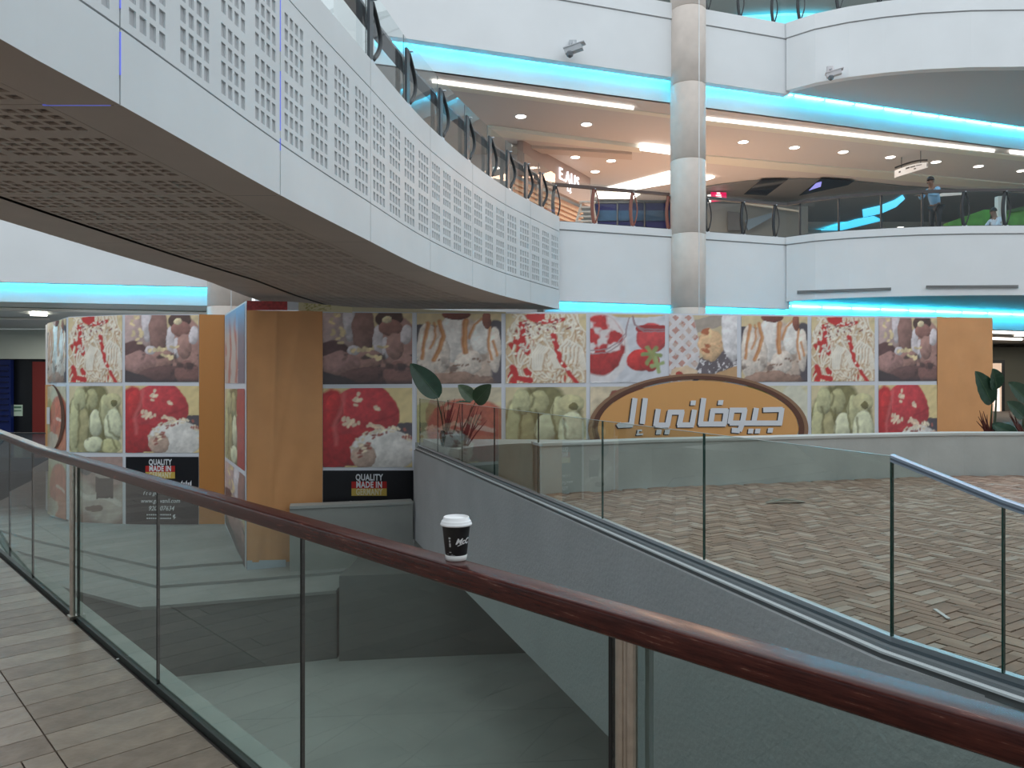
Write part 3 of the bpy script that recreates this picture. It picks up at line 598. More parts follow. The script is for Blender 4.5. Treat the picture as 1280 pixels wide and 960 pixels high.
def tile(sheet, q, kind, parent, name='printed_tile', off=.012, wr=0.0, nu=None, label=None):
    f = quadpx(*q); nu = nu or max(12, int(abs(q[3]-q[0])*1.0)); nv = max(10, int(abs(q[2]-q[1])*.95))
    uu, vv = np.meshgrid(np.linspace(0,1,nu+1), np.linspace(0,1,nv+1)); vs = []
    for j in range(nv+1):
        for i in range(nu+1):
            px, py = f(i/nu, j/nv); o = off
            vs.append(sheet.at(px, py, o))
    mb = MB(); mb.v = [tuple(p) for p in vs]
    mb.f = [(j*(nu+1)+i, j*(nu+1)+i+1, (j+1)*(nu+1)+i+1, (j+1)*(nu+1)+i) for j in range(nv) for i in range(nu)]; mb.mi = [0]*len(mb.f)
    o = mb.build(name, printm, parent, fix=False)
    uw = uu+.05*(fbm(uu, vv, 5, 71)-.5)*(uu*(1-uu)*4)+.02*(fbm(uu, vv, 16, 73)-.5); vw = vv+.05*(fbm(uu, vv, 5, 77)-.5)*(vv*(1-vv)*4)+.02*(fbm(uu, vv, 16, 79)-.5)
    im = kind(uw, vw)
    if kind not in (t_redband, t_pistband, t_glitch):          # printed food texture: embossed light and shade put into the print colours
        for sc_, k_ in ((10, .35), (22, .10)):
            e_ = vnoise(uw, vw, sc_, 60+sc_)-vnoise(uw+.02, vw-.02, sc_, 60+sc_); im = im*(1+np.clip(e_*k_, -.35, .35))[..., None]
    im = im*.93+.045
    col = np.ones((vv.size, 4)); col[:, :3] = np.clip(im.reshape(-1,3), 0, 1)
    a = o.data.color_attributes.new('print', 'FLOAT_COLOR', 'POINT'); a.data.foreach_set('color', col.astype(np.float32).ravel())
    if label: o['label'] = label
    return o
def slab(sheet, q, m, parent, name, off=0, th=.01, nu=12, nv=6, wr=0, seed=0, smooth=False):
    f = quadpx(*q); mb = MB()
    def w(u, v):
        if not wr: return 0
        return wr*(math.sin((u*1.2+v*2.1)*7+seed)*.35+math.sin((u*3.1-v*1.1)*6+seed*2+math.sin(v*9))*.3+.5*math.exp(-((u-v*.6-.12)/.05)**2)+.4*math.exp(-((u-.30-.1*v)/.03)**2))
    mb.grid(lambda u, v: sheet.at(*f(u, v), off+w(u, v)), nu, nv)
    if th: mb.grid(lambda u, v: sheet.at(*f(u, v), off-th), nu, nv)
    return mb.build(name, m, parent, smooth=smooth, fix=False)
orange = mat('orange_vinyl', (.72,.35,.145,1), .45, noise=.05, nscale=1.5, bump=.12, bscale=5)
stripm = mat('white_vinyl', (.72,.74,.80,1), .5)
blackv = mat('black_vinyl', (.012,.012,.016,1), .35, bump=.3, bscale=4)
brownv = mat('brown_print', (.13,.055,.035,1), .5); brown2 = mat('light_brown_print', (.30,.17,.10,1), .5)
logom = mat('orange_print', (.72,.37,.13,1), .5); lettm = mat('letter_white', (.74,.76,.80,1), .5); shadm = mat('letter_edge', (.03,.03,.035,1), .5)
MID = Sheet([(308,16.75),(403,17.35),(519,18.2),(630,18.9),(735,19.4),(834,19.9),(923,20.3),(1011,20.7),(1095,21.0),(1171,21.3),(1240,21.55)])
hd = thing('printed_hoarding', (2,19,-1.5), 'long dessert-photo hoarding with an orange oval logo, wrapped behind the planter wall', 'hoarding')
def midtop(x): return float(np.interp(x, [308,403,735,1171,1240], [388,389,390.5,396,397]))
def midbot(x): return float(np.interp(x, [308,358,359,402,403,517,518,560,1240], [712,712,645,640,632,632,570,562,546]))
# carcass boards (white board that shows as strips between prints)
for (x0_, x1_) in ((403,519),(519,630),(630,735),(735,834),(834,923),(923,1011),(1011,1095),(1095,1171)):
    slab(MID, (x0_, midtop(x0_), (632 if x0_ == 403 else 590), x1_, midtop(x1_), (632 if x0_ == 403 else 585)) if x0_ < 519 else (x0_, midtop(x0_), 553-(x0_-519)*.012, x1_, midtop(x1_), 553-(x1_-519)*.012), stripm, hd, 'board', 0, .05, 2, 2)
slab(MID, (1171, 396, 546, 1240, 397, 545), orange, hd, 'orange_end_panel', .02, .06, 24, 20, .012, 3, True)
r1 = lambda x: midtop(x)+2
def rowb(x): return float(np.interp(x, [403,1171], [480.5,476]))
row1 = ((403.5,515,t_choc),(521,626.5,t_caram),(632,732.5,t_spag),(737.5,831,t_straw),(836,921,t_waff),(926.5,1009,t_caram),(1014,1093,t_spag),(1098,1171,t_choc))
for a, b_, k in row1: tile(MID, (a, r1(a), rowb(a), b_, r1(b_), rowb(b_)), k, hd)
row2 = ((403.5,515,t_rasp),(521,626.5,t_toast),(632,732.5,t_pist),(737.5,831,t_nuts),(926.5,1009,t_green),(1014,1093,t_pist),(1098,1171,t_rasp))
for a, b_, k in row2:
    ya, yb = (584, 584) if a < 500 else (578, 576); f = quadpx(a, rowb(a)+5, ya, b_, rowb(b_)+5, yb)
    if a > 500:                      # the lower part of these prints ends where the hoarding meets the floor
        cutk = k; y0c, y1c = 553-(a-519)*.012, 553-(b_-519)*.012; fr = 1-(y0c-rowb(a)-5)/(ya-rowb(a)-5)
        tile(MID, (a, rowb(a)+5, y0c, b_, rowb(b_)+5, y1c), (lambda u, v, k=cutk, fr=fr: k(u, fr+(1-fr)*v)), hd)
    else: tile(MID, (a, rowb(a)+5, ya, b_, rowb(b_)+5, yb), k, hd)
tile(MID, (308.5,376,388,359,377,388), t_redband, hd, 'printed_band', .03); slab(MID, (359,377,388,373,378,388), stripm, hd, 'printed_band', .028, .03, 2, 2)
tile(MID, (373,378,388.5,440,384,391), t_pistband, hd, 'printed_band', .03); slab(MID, (440,384,389.5,632,390,392), mat('tan_vinyl', (.62,.55,.38,1), .5), hd, 'printed_band', .028, .02, 8, 1)
bk = slab(MID, (403.5,588,632,516.5,588,631), blackv, hd, 'black_print', .014, 0, 16, 6, .006, 1, True)
slab(MID, (308.5,388,702,403,389,702), orange, hd, 'orange_panel', .03, .06, 60, 90, .030, 0, True)
slab(MID, (308.5,700,712,357,699,709), mat('pale_blue_board', (.50,.58,.66,1), .5), hd, 'base_board', .05, .05, 4, 2)
# side face of the box
SIDE = Sheet([(281,21.3),(308,16.75)])
slab(SIDE, (281,393,655,307.9,376,712), stripm, hd, 'board', 0, .03, 4, 4)
tile(SIDE, (282,395,479,306.5,379,479), t_glitch, hd, nu=30); tile(SIDE, (282,486,571,306.5,486,589), lambda u, v: lay(t_pist(u,v), (u > .6)*1., C3(176,70,66)), hd, nu=30)
tile(SIDE, (282,575,653,306.5,595,710), lambda u, v: t_choc(u*.5, v), hd, nu=30)
# German flag block with the slogan
def flag(sheet, cx, y0, w, h, parent):
    def mk(q, m, nm, off): return slab(sheet, q, m, parent, nm, off, 0, 4, 2)
    mk((cx-w, y0+h*.36, y0+h*.68, cx+w, y0+h*.36, y0+h*.68), mat('red_print', (.45,.015,.012,1), .5), 'red_band', .030)
    mk((cx-w, y0+h*.68, y0+h*1.02, cx+w, y0+h*.68, y0+h*1.02), mat('gold_print', (.60,.42,.08,1), .5), 'gold_band', .030)
    for i, (t, m) in enumerate((('QUALITY', lettm), ('MADE IN', lettm), ('GERMANY', mat('cream_letter', (.75,.68,.45,1), .5)))):
        yy = y0+h*(.18+.335*i); sx = (26/38*2*w)/(3.9 if i < 2 else 4.5)
        mb = text_mb(t, 1.0, lambda u, v, d: sheet.at(cx+u*sx, yy-v*h*.40, .034), 0, bold=.035, space=1.08); mb.build('lettering', m, parent)
flag(MID, 461, 592, 22, 27, bk)
mb = MB()
for i in range(14):
    x = 437+i*4.6; q = [MID.at(x, 626, .03), MID.at(x+2.6, 626, .03), MID.at(x+2.6, 629-(i%3), .03), MID.at(x, 629-(i%2)*2, .03)]; mb.add(q, [(0,1,2,3)])
tag(mb.build('cut_lettering', lettm, bk), kind='stuff')
# oval logo
lg = MB(); cxl, cyl, al, bl_ = 872, 536, 137.5, 69
def clipel(t, a, b_, off):
    x = cxl+a*math.cos(t); y = cyl-b_*math.sin(t); return x, min(y, 551-(x-519)*.012+2)
def ring(a0, b0, a1, b1, off, m, nm, par):
    mb = MB(); n = 72
    t0, t1 = -.22, math.pi+.22
    vs = []
    for i in range(n+1):
        t = t0+(t1-t0)*i/n
        vs.append(MID.at(*clipel(t, a0, b0, off), off)); vs.append(MID.at(*clipel(t, a1, b1, off), off))
    mb.add(vs, [(2*i, 2*i+2, 2*i+3, 2*i+1) for i in range(n)]); return mb.build(nm, m, par)
mb = MB(); n = 60; vs = []
for i in range(n+1):
    x = cxl-126+252*i/n; h = 60*math.sqrt(max(0, 1-((x-cxl)/126)**2)); vs.append(MID.at(x, cyl-h, .035)); vs.append(MID.at(x, min(cyl+h, 553-(x-519)*.012), .035))
mb.add(vs, [(2*i, 2*i+1, 2*i+3, 2*i+2) for i in range(n)]); oval = mb.build('oval_logo', logom, hd)
ring(al, bl_, al-5, bl_-2.6, .040, brown2, 'outer_ring', oval); ring(al-5, bl_-2.6, al-12, bl_-7, .042, brownv, 'inner_ring', oval)
LET = [[(985,230),(1088,228)],[(1086,222),(1074,305)],[(1084,303),(905,303)],[(945,222),(930,303)],[(882,228),(868,305),(852,345),(812,342)],[(890,232),(800,232)],[(812,225),(800,305)],[(800,303),(905,303)],
       [(700,235),(785,235)],[(706,228),(694,308)],[(780,228),(768,308)],[(630,308),(775,308)],[(655,168),(636,312)],[(604,232),(590,312)],[(512,313),(598,313)],[(536,240),(520,315)],[(462,243),(545,243)],[(470,238),(455,315)],
       [(390,314),(462,314)],[(404,228),(390,318)],[(333,168),(316,305)],[(276,168),(256,312)],[(186,316),(262,312)],[(186,306),(196,322)],[(292,343),(312,343)],[(294,343),(292,358)],[(286,366),(318,364)]]
DOT = [(1022,343),(914,347),(952,347),(748,190),(597,192),(408,352),(454,352)]
def lpx(p): return (730+p[0]/4.414, 460+p[1]/4.414)
for dx, dy, off, m, nm in ((-1.2, 1.0, .044, shadm, 'letter_shadow_print'), (0, 0, .058, lettm, 'arabic_lettering')):
    mb = MB()
    for si, st in enumerate(LET):
        hw = 3.2 if st[0][1] < 330 else 1.0
        pts = [lpx(p) for p in st]
        for (ax, ay), (bx, by) in zip(pts[:-1], pts[1:]):
            L = math.hypot(bx-ax, by-ay); ux, uy = (bx-ax)/L, (by-ay)/L; e_ = .6
            c4 = [(ax-ux*e_-uy*hw, ay-uy*e_+ux*hw), (bx+ux*e_-uy*hw, by+uy*e_+ux*hw), (bx+ux*e_+uy*hw, by+uy*e_-ux*hw), (ax-ux*e_+uy*hw, ay-uy*e_-ux*hw)]
            mb.add([MID.at(x+dx, y+dy, off+si*.0004) for x, y in c4], [(0,1,2,3)])
    for p in DOT:
        x, y = lpx(p); mb.add([MID.at(x+dx+a*3.2+b_*.5, y+dy-b_*3, off) for a, b_ in ((-1,-1),(1,-1),(1,1),(-1,1))], [(0,1,2,3)])
    mb.build(nm, m, oval, fix=False)
# left, curved hoarding
LEFT = Sheet([(57,24.2),(62,23.0),(70,22.3),(86,21.9),(154,21.7),(281,21.4)])
hl = thing('printed_hoarding', (-12,21.7,-4.1), 'curved dessert-photo hoarding on the far left terrace, ending in an orange strip', 'hoarding')
slab(LEFT, (57,406,644,86,396,650), stripm, hl, 'board', 0, .04, 4, 2); slab(LEFT, (86,396,653,154,393.5,655), stripm, hl, 'board', 0, .04, 4, 2); slab(LEFT, (154,393.5,656,249,393,656), stripm, hl, 'board', 0, .04, 3, 2)
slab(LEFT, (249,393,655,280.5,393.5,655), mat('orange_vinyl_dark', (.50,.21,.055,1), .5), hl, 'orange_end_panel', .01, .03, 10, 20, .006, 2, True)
tile(LEFT, (60,404,478,83,398,478), t_caram, hl); tile(LEFT, (86,397,478,153,394,478), t_spag, hl); tile(LEFT, (156.5,394,477.5,248.5,394,477.5), t_choc, hl)
tile(LEFT, (60,483,562,83,483,563), t_toast, hl); tile(LEFT, (87,482.5,565,153.5,482.5,566), t_pist, hl); tile(LEFT, (157,482,566,249,482.5,566), t_rasp, hl)
tile(LEFT, (60,567,642,83,568,650), t_toast, hl); tile(LEFT, (87,571,652,153.5,571,655), t_coff, hl)
bk2 = slab(LEFT, (157.5,571,655.5,248.5,571,655.5), blackv, hl, 'black_print', .014, 0, 10, 6)
flag(LEFT, 201, 573.5, 18.5, 24, bk2)
def ltxt(t, cxp, cyp, hpx, wpx, par, m=lettm, sh=0, n=None):
    k = wpx/(len(t)*.56); mb = text_mb(t, 1.0, lambda u, v, d: LEFT.at(cxp+u*k, cyp-v*hpx*1.35, .03), 0, shear=sh, bold=.01); mb.build('lettering', m, par)
ltxt('www.giovanil.com', 201, 626, 5.5, 60, bk2, sh=.3); ltxt('920007634', 202, 635.5, 6, 36, bk2, sh=.3); ltxt('f t o gio', 189, 616.5, 5, 30, bk2, sh=.3)
mb = MB()
for (yy, a, b_) in ((644.0,184,214),(648.5,184,213)):
    x = a
    while x < b_: mb.add([LEFT.at(x,yy,.03),LEFT.at(x+1.8,yy,.03),LEFT.at(x+1.8,yy-1.6,.03),LEFT.at(x,yy-1.6,.03)],[(0,1,2,3)]); x += 2.6
mb.add([LEFT.at(x,y,.03) for x, y in ((217,643.5),(220,642.5),(219,646),(221,646),(217.5,649.5),(218,646.5),(216.5,646.5))], [tuple(range(7))])
for i in range(6): 
    x = 224+i*2.8; mb.add([LEFT.at(x,605+.4*i,.03),LEFT.at(x+2,605+.4*i,.03),LEFT.at(x+2,603-(i%2)*3,.03),LEFT.at(x,603,.03)],[(0,1,2,3)])
tag(mb.build('small_lettering', lettm, bk2), kind='stuff')
def lring(a0, a1, m, nm, off, par):
    mb = MB(); vs = []; n = 30
    for i in range(n+1):
        y = 481+83*i/n; hgt = math.sqrt(max(0, 1-((y-522)/45)**2)); vs += [LEFT.at(60+a0*hgt-1, y, off), LEFT.at(60+max(a1*hgt-1,-1) if a1 else 58, y, off)]
    mb.add(vs, [(2*i,2*i+2,2*i+3,2*i+1) for i in range(n)]); return mb.build(nm, m, par)
ov = lring(23, 0, logom, 'oval_logo', .03, hl); lring(23.5, 19, brownv, 'ring', .034, ov)
mb = MB()
for q in (((60,509),(64,509),(64,530),(60,530)),): mb.add([LEFT.at(x,y,.036) for x, y in q], [(0,1,2,3)])
mb.build('letter', lettm, ov)

# ------------------------------------------------------------------ upper ring: fascias, coves, ceilings
def fy(X): return 20.35+.345*X
def fasc(name, x0_, x1_, z0, z1, ztop_band=None):
    mb = MB(); mb.sweep([(x0_, fy(x0_), 0), (x1_, fy(x1_), 0)], [(0,z0),(0,z1),(-.28,z1),(-.28,z0)][::-1])
    o = struct(mb.build(name, white))
    if ztop_band:
        mb = MB(); mb.sweep([(x0_, fy(x0_), 0), (x1_, fy(x1_), 0)], [(.03,ztop_band+.02),(.03,z1+.02),(-.30,z1+.02),(-.30,ztop_band+.02)][::-1]); mb.build('top_band', white, o)
        mb = MB(); mb.sweep([(x0_, fy(x0_), 0), (x1_, fy(x1_), 0)], [(.004,ztop_band-.01),(.004,ztop_band+.02),(-.02,ztop_band+.02),(-.02,ztop_band-.01)][::-1]); mb.build('groove', mat('groove_grey', (.35,.36,.37,1), .8), o)
    return o
fasc('wall_ring_upper', -3.5, 8.4, 8.6, 10.68, 10.24)
fasc('wall_ring_lower', .9, 8.4, 2.1, 4.23, 4.02)
def cove(idx, x0_, x1_, zb, zc, seg=1.08, fyf=fy, xs=None):
    """recessed cove under a fascia: painted face lit by a row of cyan tubes"""
    r = sroot('trim_%d' % idx)
    mb = MB(); mb.sweep([(x0_, fyf(x0_)+.40, 0), (x1_, fyf(x1_)+.40, 0)], [(0,zc),(0,zb+.45),(-.1,zb+.45),(-.1,zc)][::-1]); mb.build('cove_face', white, r)
    mb = MB(); mb.sweep([(x0_, fyf(x0_)+.2, 0), (x1_, fyf(x1_)+.2, 0)], [(.1,zb+.4),(.1,zb+.45),(-.3,zb+.45),(-.3,zb+.4)][::-1]); mb.build('cove_top', white, r)
    n = int((x1_-x0_)/seg); 
    for i in range(n):
        a = x0_+i*(x1_-x0_)/n+.05; b_ = x0_+(i+1)*(x1_-x0_)/n-.05
        p0, p1 = Vector((a, fyf(a)+.34, zb+.13)), Vector((b_, fyf(b_)+.34, zb+.13))
        mb = MB(); mb.tube([p0, p1], .022, 8); mb.build('light_tube', cyan, r)
    return r
cove(3, -3.5, 22, 8.6, 8.02)
cove(4, .9, 24, 2.1, 1.68)
# drum (curved balcony) on both levels
arc = [(8.27,23.15),(8.9,22.55),(9.7,22.12),(10.6,21.8),(11.5,21.58),(12.8,21.42),(14.3,21.38),(16,21.5),(18,21.95),(20,22.8)]
def drum(name, z0, z1, zg, soff=True):
    mb = MB(); mb.sweep([(x, y, 0) for x, y in arc], [(0,z0),(0,z1),(-.25,z1),(-.25,z0)]); o = struct(mb.build(name, white))
    mb = MB(); mb.sweep([(x, y, 0) for x, y in arc], [(.03,zg+.02),(.03,z1+.02),(-.27,z1+.02),(-.27,zg+.02)]); mb.build('top_band', white, o)
    mb = MB(); mb.sweep([(x, y, 0) for x, y in arc], [(.004,zg-.01),(.004,zg+.02),(-.02,zg+.02),(-.02,zg-.01)]); mb.build('groove', MATS['groove_grey'], o)
    mb = MB(); mb.prism([(x, y+.06) for x, y in arc]+[(20, fy(20)+.1), (8.3, fy(8.3)+.1)], z0+.004, z0+.15); mb.build('soffit', mat('soffit_grey', (.50,.53,.55,1), .6), o)
    return o
for o_ in (drum('wall_drum_upper', 8.68, 10.68, 10.24), drum('wall_drum_lower', 2.32, 4.23, 4.02)): pass
MATSb = None
# fix sweep side of the drum: outward is towards the atrium (right of travel when going +X)
# floors/slabs of levels two and three
mb = MB(); mb.prism([(.9,fy(.9)+.2),(8.3,fy(8.3)+.2)]+[(x,y+.2) for x,y in arc[1:]]+[(40,28),(40,44),(.9,44)], 3.9, 4.1); struct(mb.build('floor_upper', mat('upper_floor', (.42,.40,.37,1), .35, noise=.05, nscale=3)))
mb = MB(); mb.prism([(-3.5,fy(-3.5)+.25),(8.3,fy(8.3)+.25)]+[(x,y+.22) for x,y in arc[1:]]+[(40,28),(40,44),(-3.5,44)], 10.3, 10.5); struct(mb.build('floor_top', mat('upper_floor', (1,1,1,1))))
mb = MB(); mb.prism([(-3.5,fy(-3.5)+.42),(24,fy(24)+.42),(40,fy(40)),(40,44),(-3.5,44)], 8.02, 8.2); ce = struct(mb.build('ceiling_upper', ceilm))
mb = MB(); mb.prism([(.9,fy(.9)+.42),(24,fy(24)+.42),(40,34),(40,44),(.9,44)], 1.68, 1.9); struct(mb.build('ceiling_lower', ceilm))
mb = MB(); mb.abox(-3.5, 40, 43.7, 44, -2, 14); struct(mb.build('wall_far', mat('far_wall', (.42,.43,.42,1), .6)))
mb = MB(); mb.abox(-9.2, .9, 27.5, 27.7, 2, 14); struct(mb.build('wall_inner', white))
mb = MB(); mb.abox(-9.2, -1.5, 26.5, 26.7, -6, 2); struct(mb.build('wall_inner_lower', planterm))
zc = 8.02
def ceil_quad(pts, z, th, m, nm, par=None):
    mb = MB(); mb.prism([(PZ(x,y,z).x, PZ(x,y,z).y) for x, y in pts], z-th, z); return mb.build(nm, m, par)
# linear light slots and trims set on the ceiling
n_ = 0
for pts, m, nm, lab in ((((540,100),(792,134),(792,136),(540,102)), ledw, 'strip_light', 'long thin strip light in the peach ceiling left of the tall column'),
                   (((880,147),(1243,188),(1243,189.6),(880,148.8)), ledw, 'strip_light', 'long thin strip light in the grey ceiling right of the tall column'),
                   (((1262,188),(1330,196),(1330,199),(1262,191)), ledw, 'strip_light', 'short strip light in the ceiling at the right edge of the frame')):
    tag(ceil_quad(pts, zc-.03, .03, m, nm), lab, 'light')
ceil_quad(((540,103.5),(860,146),(860,150),(540,109)), zc, .02, cream, 'cream_trim', ce); ceil_quad(((878,150),(1330,201),(1330,207),(878,155)), zc, .02, cream, 'cream_trim', ce)
ceil_quad(((610,156),(802,181),(802,187),(610,165)), zc, .12, cream, 'cream_trim', ce); ceil_quad(((878,193),(1330,234),(1330,243),(878,202)), zc, .05, cream, 'cream_trim', ce)
tag(ceil_quad(((800,180.5),(860,188),(860,194),(800,186)), zc-.06, .06, ledw, 'ceiling_lightbox'), 'bright cream lightbox trim meeting the tall column on its left', 'light')
ceil_quad(((640,180),(790,189.5),(790,196.5),(640,186)), zc, .10, mat('ceiling_step', (.66,.58,.52,1), .6), 'ceiling_step', ce)
tag(ceil_quad(((757,235),(838,214),(838,228.5),(790,237)), zc-.02, .04, ledw, 'ceiling_light_panel'), 'large glowing white ceiling panel above the blue storefront', 'light')
tag(ceil_quad(((745,240.5),(800,241.5),(792,247),(747,247)), zc-.02, .04, ledwarm, 'ceiling_light_panel'), 'smaller glowing ceiling panel just above the blue storefront, seen through glass', 'light')
tag(ceil_quad(((880,219),(893,221),(884,224),(880,224)), zc-.02, .04, ledwarm, 'ceiling_light_panel'), 'tip of a glowing ceiling panel just right of the tall column', 'light')
tag(ceil_quad(((1125,272),(1195,247),(1248,250),(1160,274)), zc-.02, .03, ledw, 'ceiling_light_panel'), 'glowing white slanted ceiling panel behind the standing person', 'light')
# darker glazed ceiling beyond
pts = [(882,232.5),(905,229),(935,225.5),(965,223.5),(1000,222.5),(1040,223.5),(1072,226),(1130,232),(1330,245),(1330,276),(882,276)]
ceil_quad(pts, zc-.01, .05, ceild, 'dark_ceiling', ce)
dg = mat('dark_glass', (.012,.014,.03,1), .08)
wb = tag(ceil_quad(((930,242.5),(952,224),(985,223.5),(958,244)), zc-.06, .02, dg, 'ceiling_window'), 'dark parallelogram opening in the grey ceiling, nearer to the pink sign', 'window')
wb = tag(ceil_quad(((999,244),(1027,222.5),(1068,225.5),(1060,231)), zc-.06, .02, dg, 'ceiling_window'), 'dark wedge opening in the grey ceiling with a violet glow', 'window')
ceil_quad(((1011,238),(1020,229),(1027,227),(1026,233)), zc-.085, .01, mat('violet_glow', (.2,.2,.6,1), emit=(.35,.35,.9,1), estr=.8), 'violet_lamp', wb)
# cyan neon coves on the far ceiling
for pts, lab in ((((1078,262),(1100,257),(1118,250),(1128,243.5),(1131,248),(1120,258),(1102,266),(1079,271)), 'curved cyan cove light, the upper of two, left of the standing person'),
                 (((1010,292),(1040,283),(1070,274),(1092,270),(1103,275),(1070,283),(1035,291),(1012,294)), 'curved cyan cove light, the lower of two, close above the parapet')):
    tag(ceil_quad(pts, zc-.08, .03, cyanb, 'neon_cove'), lab, 'light')
# level three: cyan cove far above
mb = MB(); mb.prism([(PZ(x,y,13.5).x, PZ(x,y,13.5).y) for x, y in ((920,20),(985,16),(1040,17),(1030,22),(985,29),(935,26))], 13.4, 13.5)
tag(mb.build('neon_cove', mat('cyan_band_bright', (1,1,1,1), emit=(.05,.75,1,1), estr=1.3)), 'bright cyan ceiling glow on the top level behind the glass', 'light')
mb = MB(); mb.prism([(-3.5,26),(40,30),(40,50),(-3.5,50)], 13.6, 13.8); struct(mb.build('ceiling_top', mat('top_ceiling', (.42,.47,.47,1), .6)))
# downlights
dlab = ['leftmost recessed downlight of the peach ceiling, nearest the bridge railing','recessed downlight in the peach ceiling, left of the tall column','small downlight just left above the glowing shop sign','small downlight right of the shop sign, upper','small downlight between sign and glowing ceiling panel, lower',
        'first downlight right of the tall column','second downlight right of the tall column','third downlight right of the tall column','downlight just left of the hanging white sign','downlight just right of the hanging white sign','second downlight right of the hanging white sign','downlight cut by the right edge of the frame']
def downlight(p, r, label, strength_m=ledwarm):
    t = thing('downlight', p, label, 'light', 'recessed ceiling downlights')
    mb = MB(); mb.lathe(p+Vector((0,0,-.02)), [(r*1.2,0),(r*1.25,.02),(r*.95,.02),(r*.95,.0)], 20); mb.build('frame', white, t)
    mb = MB(); mb.lathe(p+Vector((0,0,-.022)), [(r,0),(r,.01)], 20); mb.build('lamp', strength_m, t)
for i, (x, y) in enumerate(((651,145),(733,155),(719,196),(764,200.5),(744,214),(929,177),(993,184),(1054,189.5),(1113,196),(1170,202),(1223,207.5),(1277,213))):
    downlight(PZ(x,y,zc), .16, dlab[i])
for i, (x, y, l) in enumerate(((692,224,'blown-out downlight right above the handrail end of the bridge'),(612,205,'downlight seen through the bridge railing glass'),(1125,284,'distant downlight just above the parapet, left of the person'))):
    downlight(PZ(x,y,zc), .18, l)
# tall column
colm = mat('column_stone', (.66,.58,.52,1), .35, noise=.06, nscale=3)
def column(name, cx, cy, r, z0, z1, seams, label):
    t = thing(name, (cx,cy,z0), label, 'column'); zs = [z0]+seams+[z1]
    for a, b_ in zip(zs[:-1], zs[1:]):
        mb = MB(); c = Vector((cx,cy,0)); mb.lathe(c, [(r-.015,a),(r,a+.015),(r,b_-.015),(r-.015,b_)], 40); o = mb.build('stone_ring', colm, t, fix=True)
        for p in o.data.polygons: p.use_smooth = abs(p.normal.z) < .3
    mb = MB(); th = -math.pi/2+.42
    mb.box((cx+r*math.cos(th), cy+r*math.sin(th), (z0+z1)/2), (.012*math.sin(th),-.012*math.cos(th),0), (.008*math.cos(th),.008*math.sin(th),0), (0,0,(z1-z0)/2)); mb.build('seam_highlight', mat('strip_pale', (.75,.77,.78,1), .3, .4), t)  # pale strip painted in as the highlight along the column's vertical seam
    return t
cyc = 22.0; sx = (860-640)/F*cyc
column('column', sx, cyc, .50, -1.5, 13.5, [.0,2.0,4.10,6.2,8.35,10.5], 'tall round beige stone column rising through all levels right of centre')
column('column', (287-640)/F*23.3, 23.3, .64, -4.1, 4, [-2,0,2.15], 'round beige column at left, mostly hidden between the bridge and the hoarding')
# left fascia and cove (lower ceiling level on the left)
def fyl(X): return 22.0+.22*(X+14)
mb = MB(); mb.sweep([(-30, fyl(-30), 0), (-9.0, fyl(-9.0), 0)], [(0,2.75),(0,7.5),(-.28,7.5),(-.28,2.75)][::-1]); struct(mb.build('wall_ring_left', white))
cove(5, -22, -9.0, 2.75, 2.22, 1.75, fyl)
mb = MB(); mb.prism([(-30,fyl(-30)+.42),(-9,fyl(-9)+.42),(-9,44),(-30,44)], 2.22, 2.4); cl = struct(mb.build('ceiling_left', mat('ceiling_left_paint', (.60,.64,.60,1), .6)))
for pts in (((-60,383),(262,390),(262,393),(-60,386)), ((-60,397),(62,397.5),(62,399.5),(-60,399))): ceil_quad(pts, 2.2, .02, cream, 'cream_trim', cl)
tag(ceil_quad(((39,390),(57,390.5),(59,394),(38,393.5)), 2.19, .03, ledwarm, 'ceiling_lightbox'), 'small rectangular ceiling light at far left above the shop', 'light')
def wpx(pts, Y, th, m, nm, par=None):
    mb = MB(); q = [P(x,y,Y) for x, y in pts]; n = len(q)
    mb.add(q+[v+Vector((0,th,0)) for v in q], [tuple(range(n)), tuple(range(n,2*n))[::-1]]+[(i,(i+1)%n,(i+1)%n+n,i+n) for i in range(n)]); return mb.build(nm, m, par)
sh = thing('shopfront', P(20,520,34), 'dark shopfront with blue and red panels at the far left edge', 'shopfront')
wpx(((-80,412),(90,412),(90,449),(-80,448)), 34, .3, mat('pale_green_wall', (.60,.66,.60,1), .6), 'sign_band', sh); wpx(((-80,448),(90,449),(90,541),(-80,541)), 34.4, .2, mat('shop_black', (.006,.008,.012,1), .3), 'dark_interior', sh)
wpx(((-80,450),(13.5,450),(13.5,540.5),(-80,540.5)), 34.1, .2, mat('shop_blue', (.004,.015,.12,1), .4), 'blue_panel', sh); wpx(((40.5,452),(90,453),(90,540.5),(40.5,540.5)), 34.1, .2, mat('shop_red', (.17,.02,.018,1), .5), 'red_panel', sh)
for i in range(11): wpx(((-60,456+i*7),(10,456+i*7),(10,457.5+i*7),(-60,457.5+i*7)), 34.05, .05, mat('shop_blue_dark', (.002,.006,.05,1), .4), 'slat', sh)
ex = wpx(((16,506),(28,506),(28,520),(16,520)), 34.37, .02, mat('notice_pale', (.55,.72,.62,1), .5), 'notice'); tag(ex, 'pale green notice on the black part of the left shopfront', 'sign')
wpx(((17.5,508),(26.5,508),(26.5,510),(17.5,510)), 34.35, .01, mat('notice_text', (.08,.2,.12,1), .5), 'print_line', ex); wpx(((17.5,513),(26.5,513),(26.5,514),(17.5,514)), 34.35, .01, MATS['notice_text'], 'print_line', ex)
fr = thing('gallery_railing', P(20,541,23.4), 'thin dark railing line of the far left gallery, just above the handrail end', 'railing')
wpx(((-80,540),(56,541),(56,542.5),(-80,541.5)), 23.5, .05, darkmet, 'rail', fr)
wpx(((-80,541.5),(56,542.5),(56,571),(-80,571)), 23.52, .01, glass_up, 'glass_panel', fr)
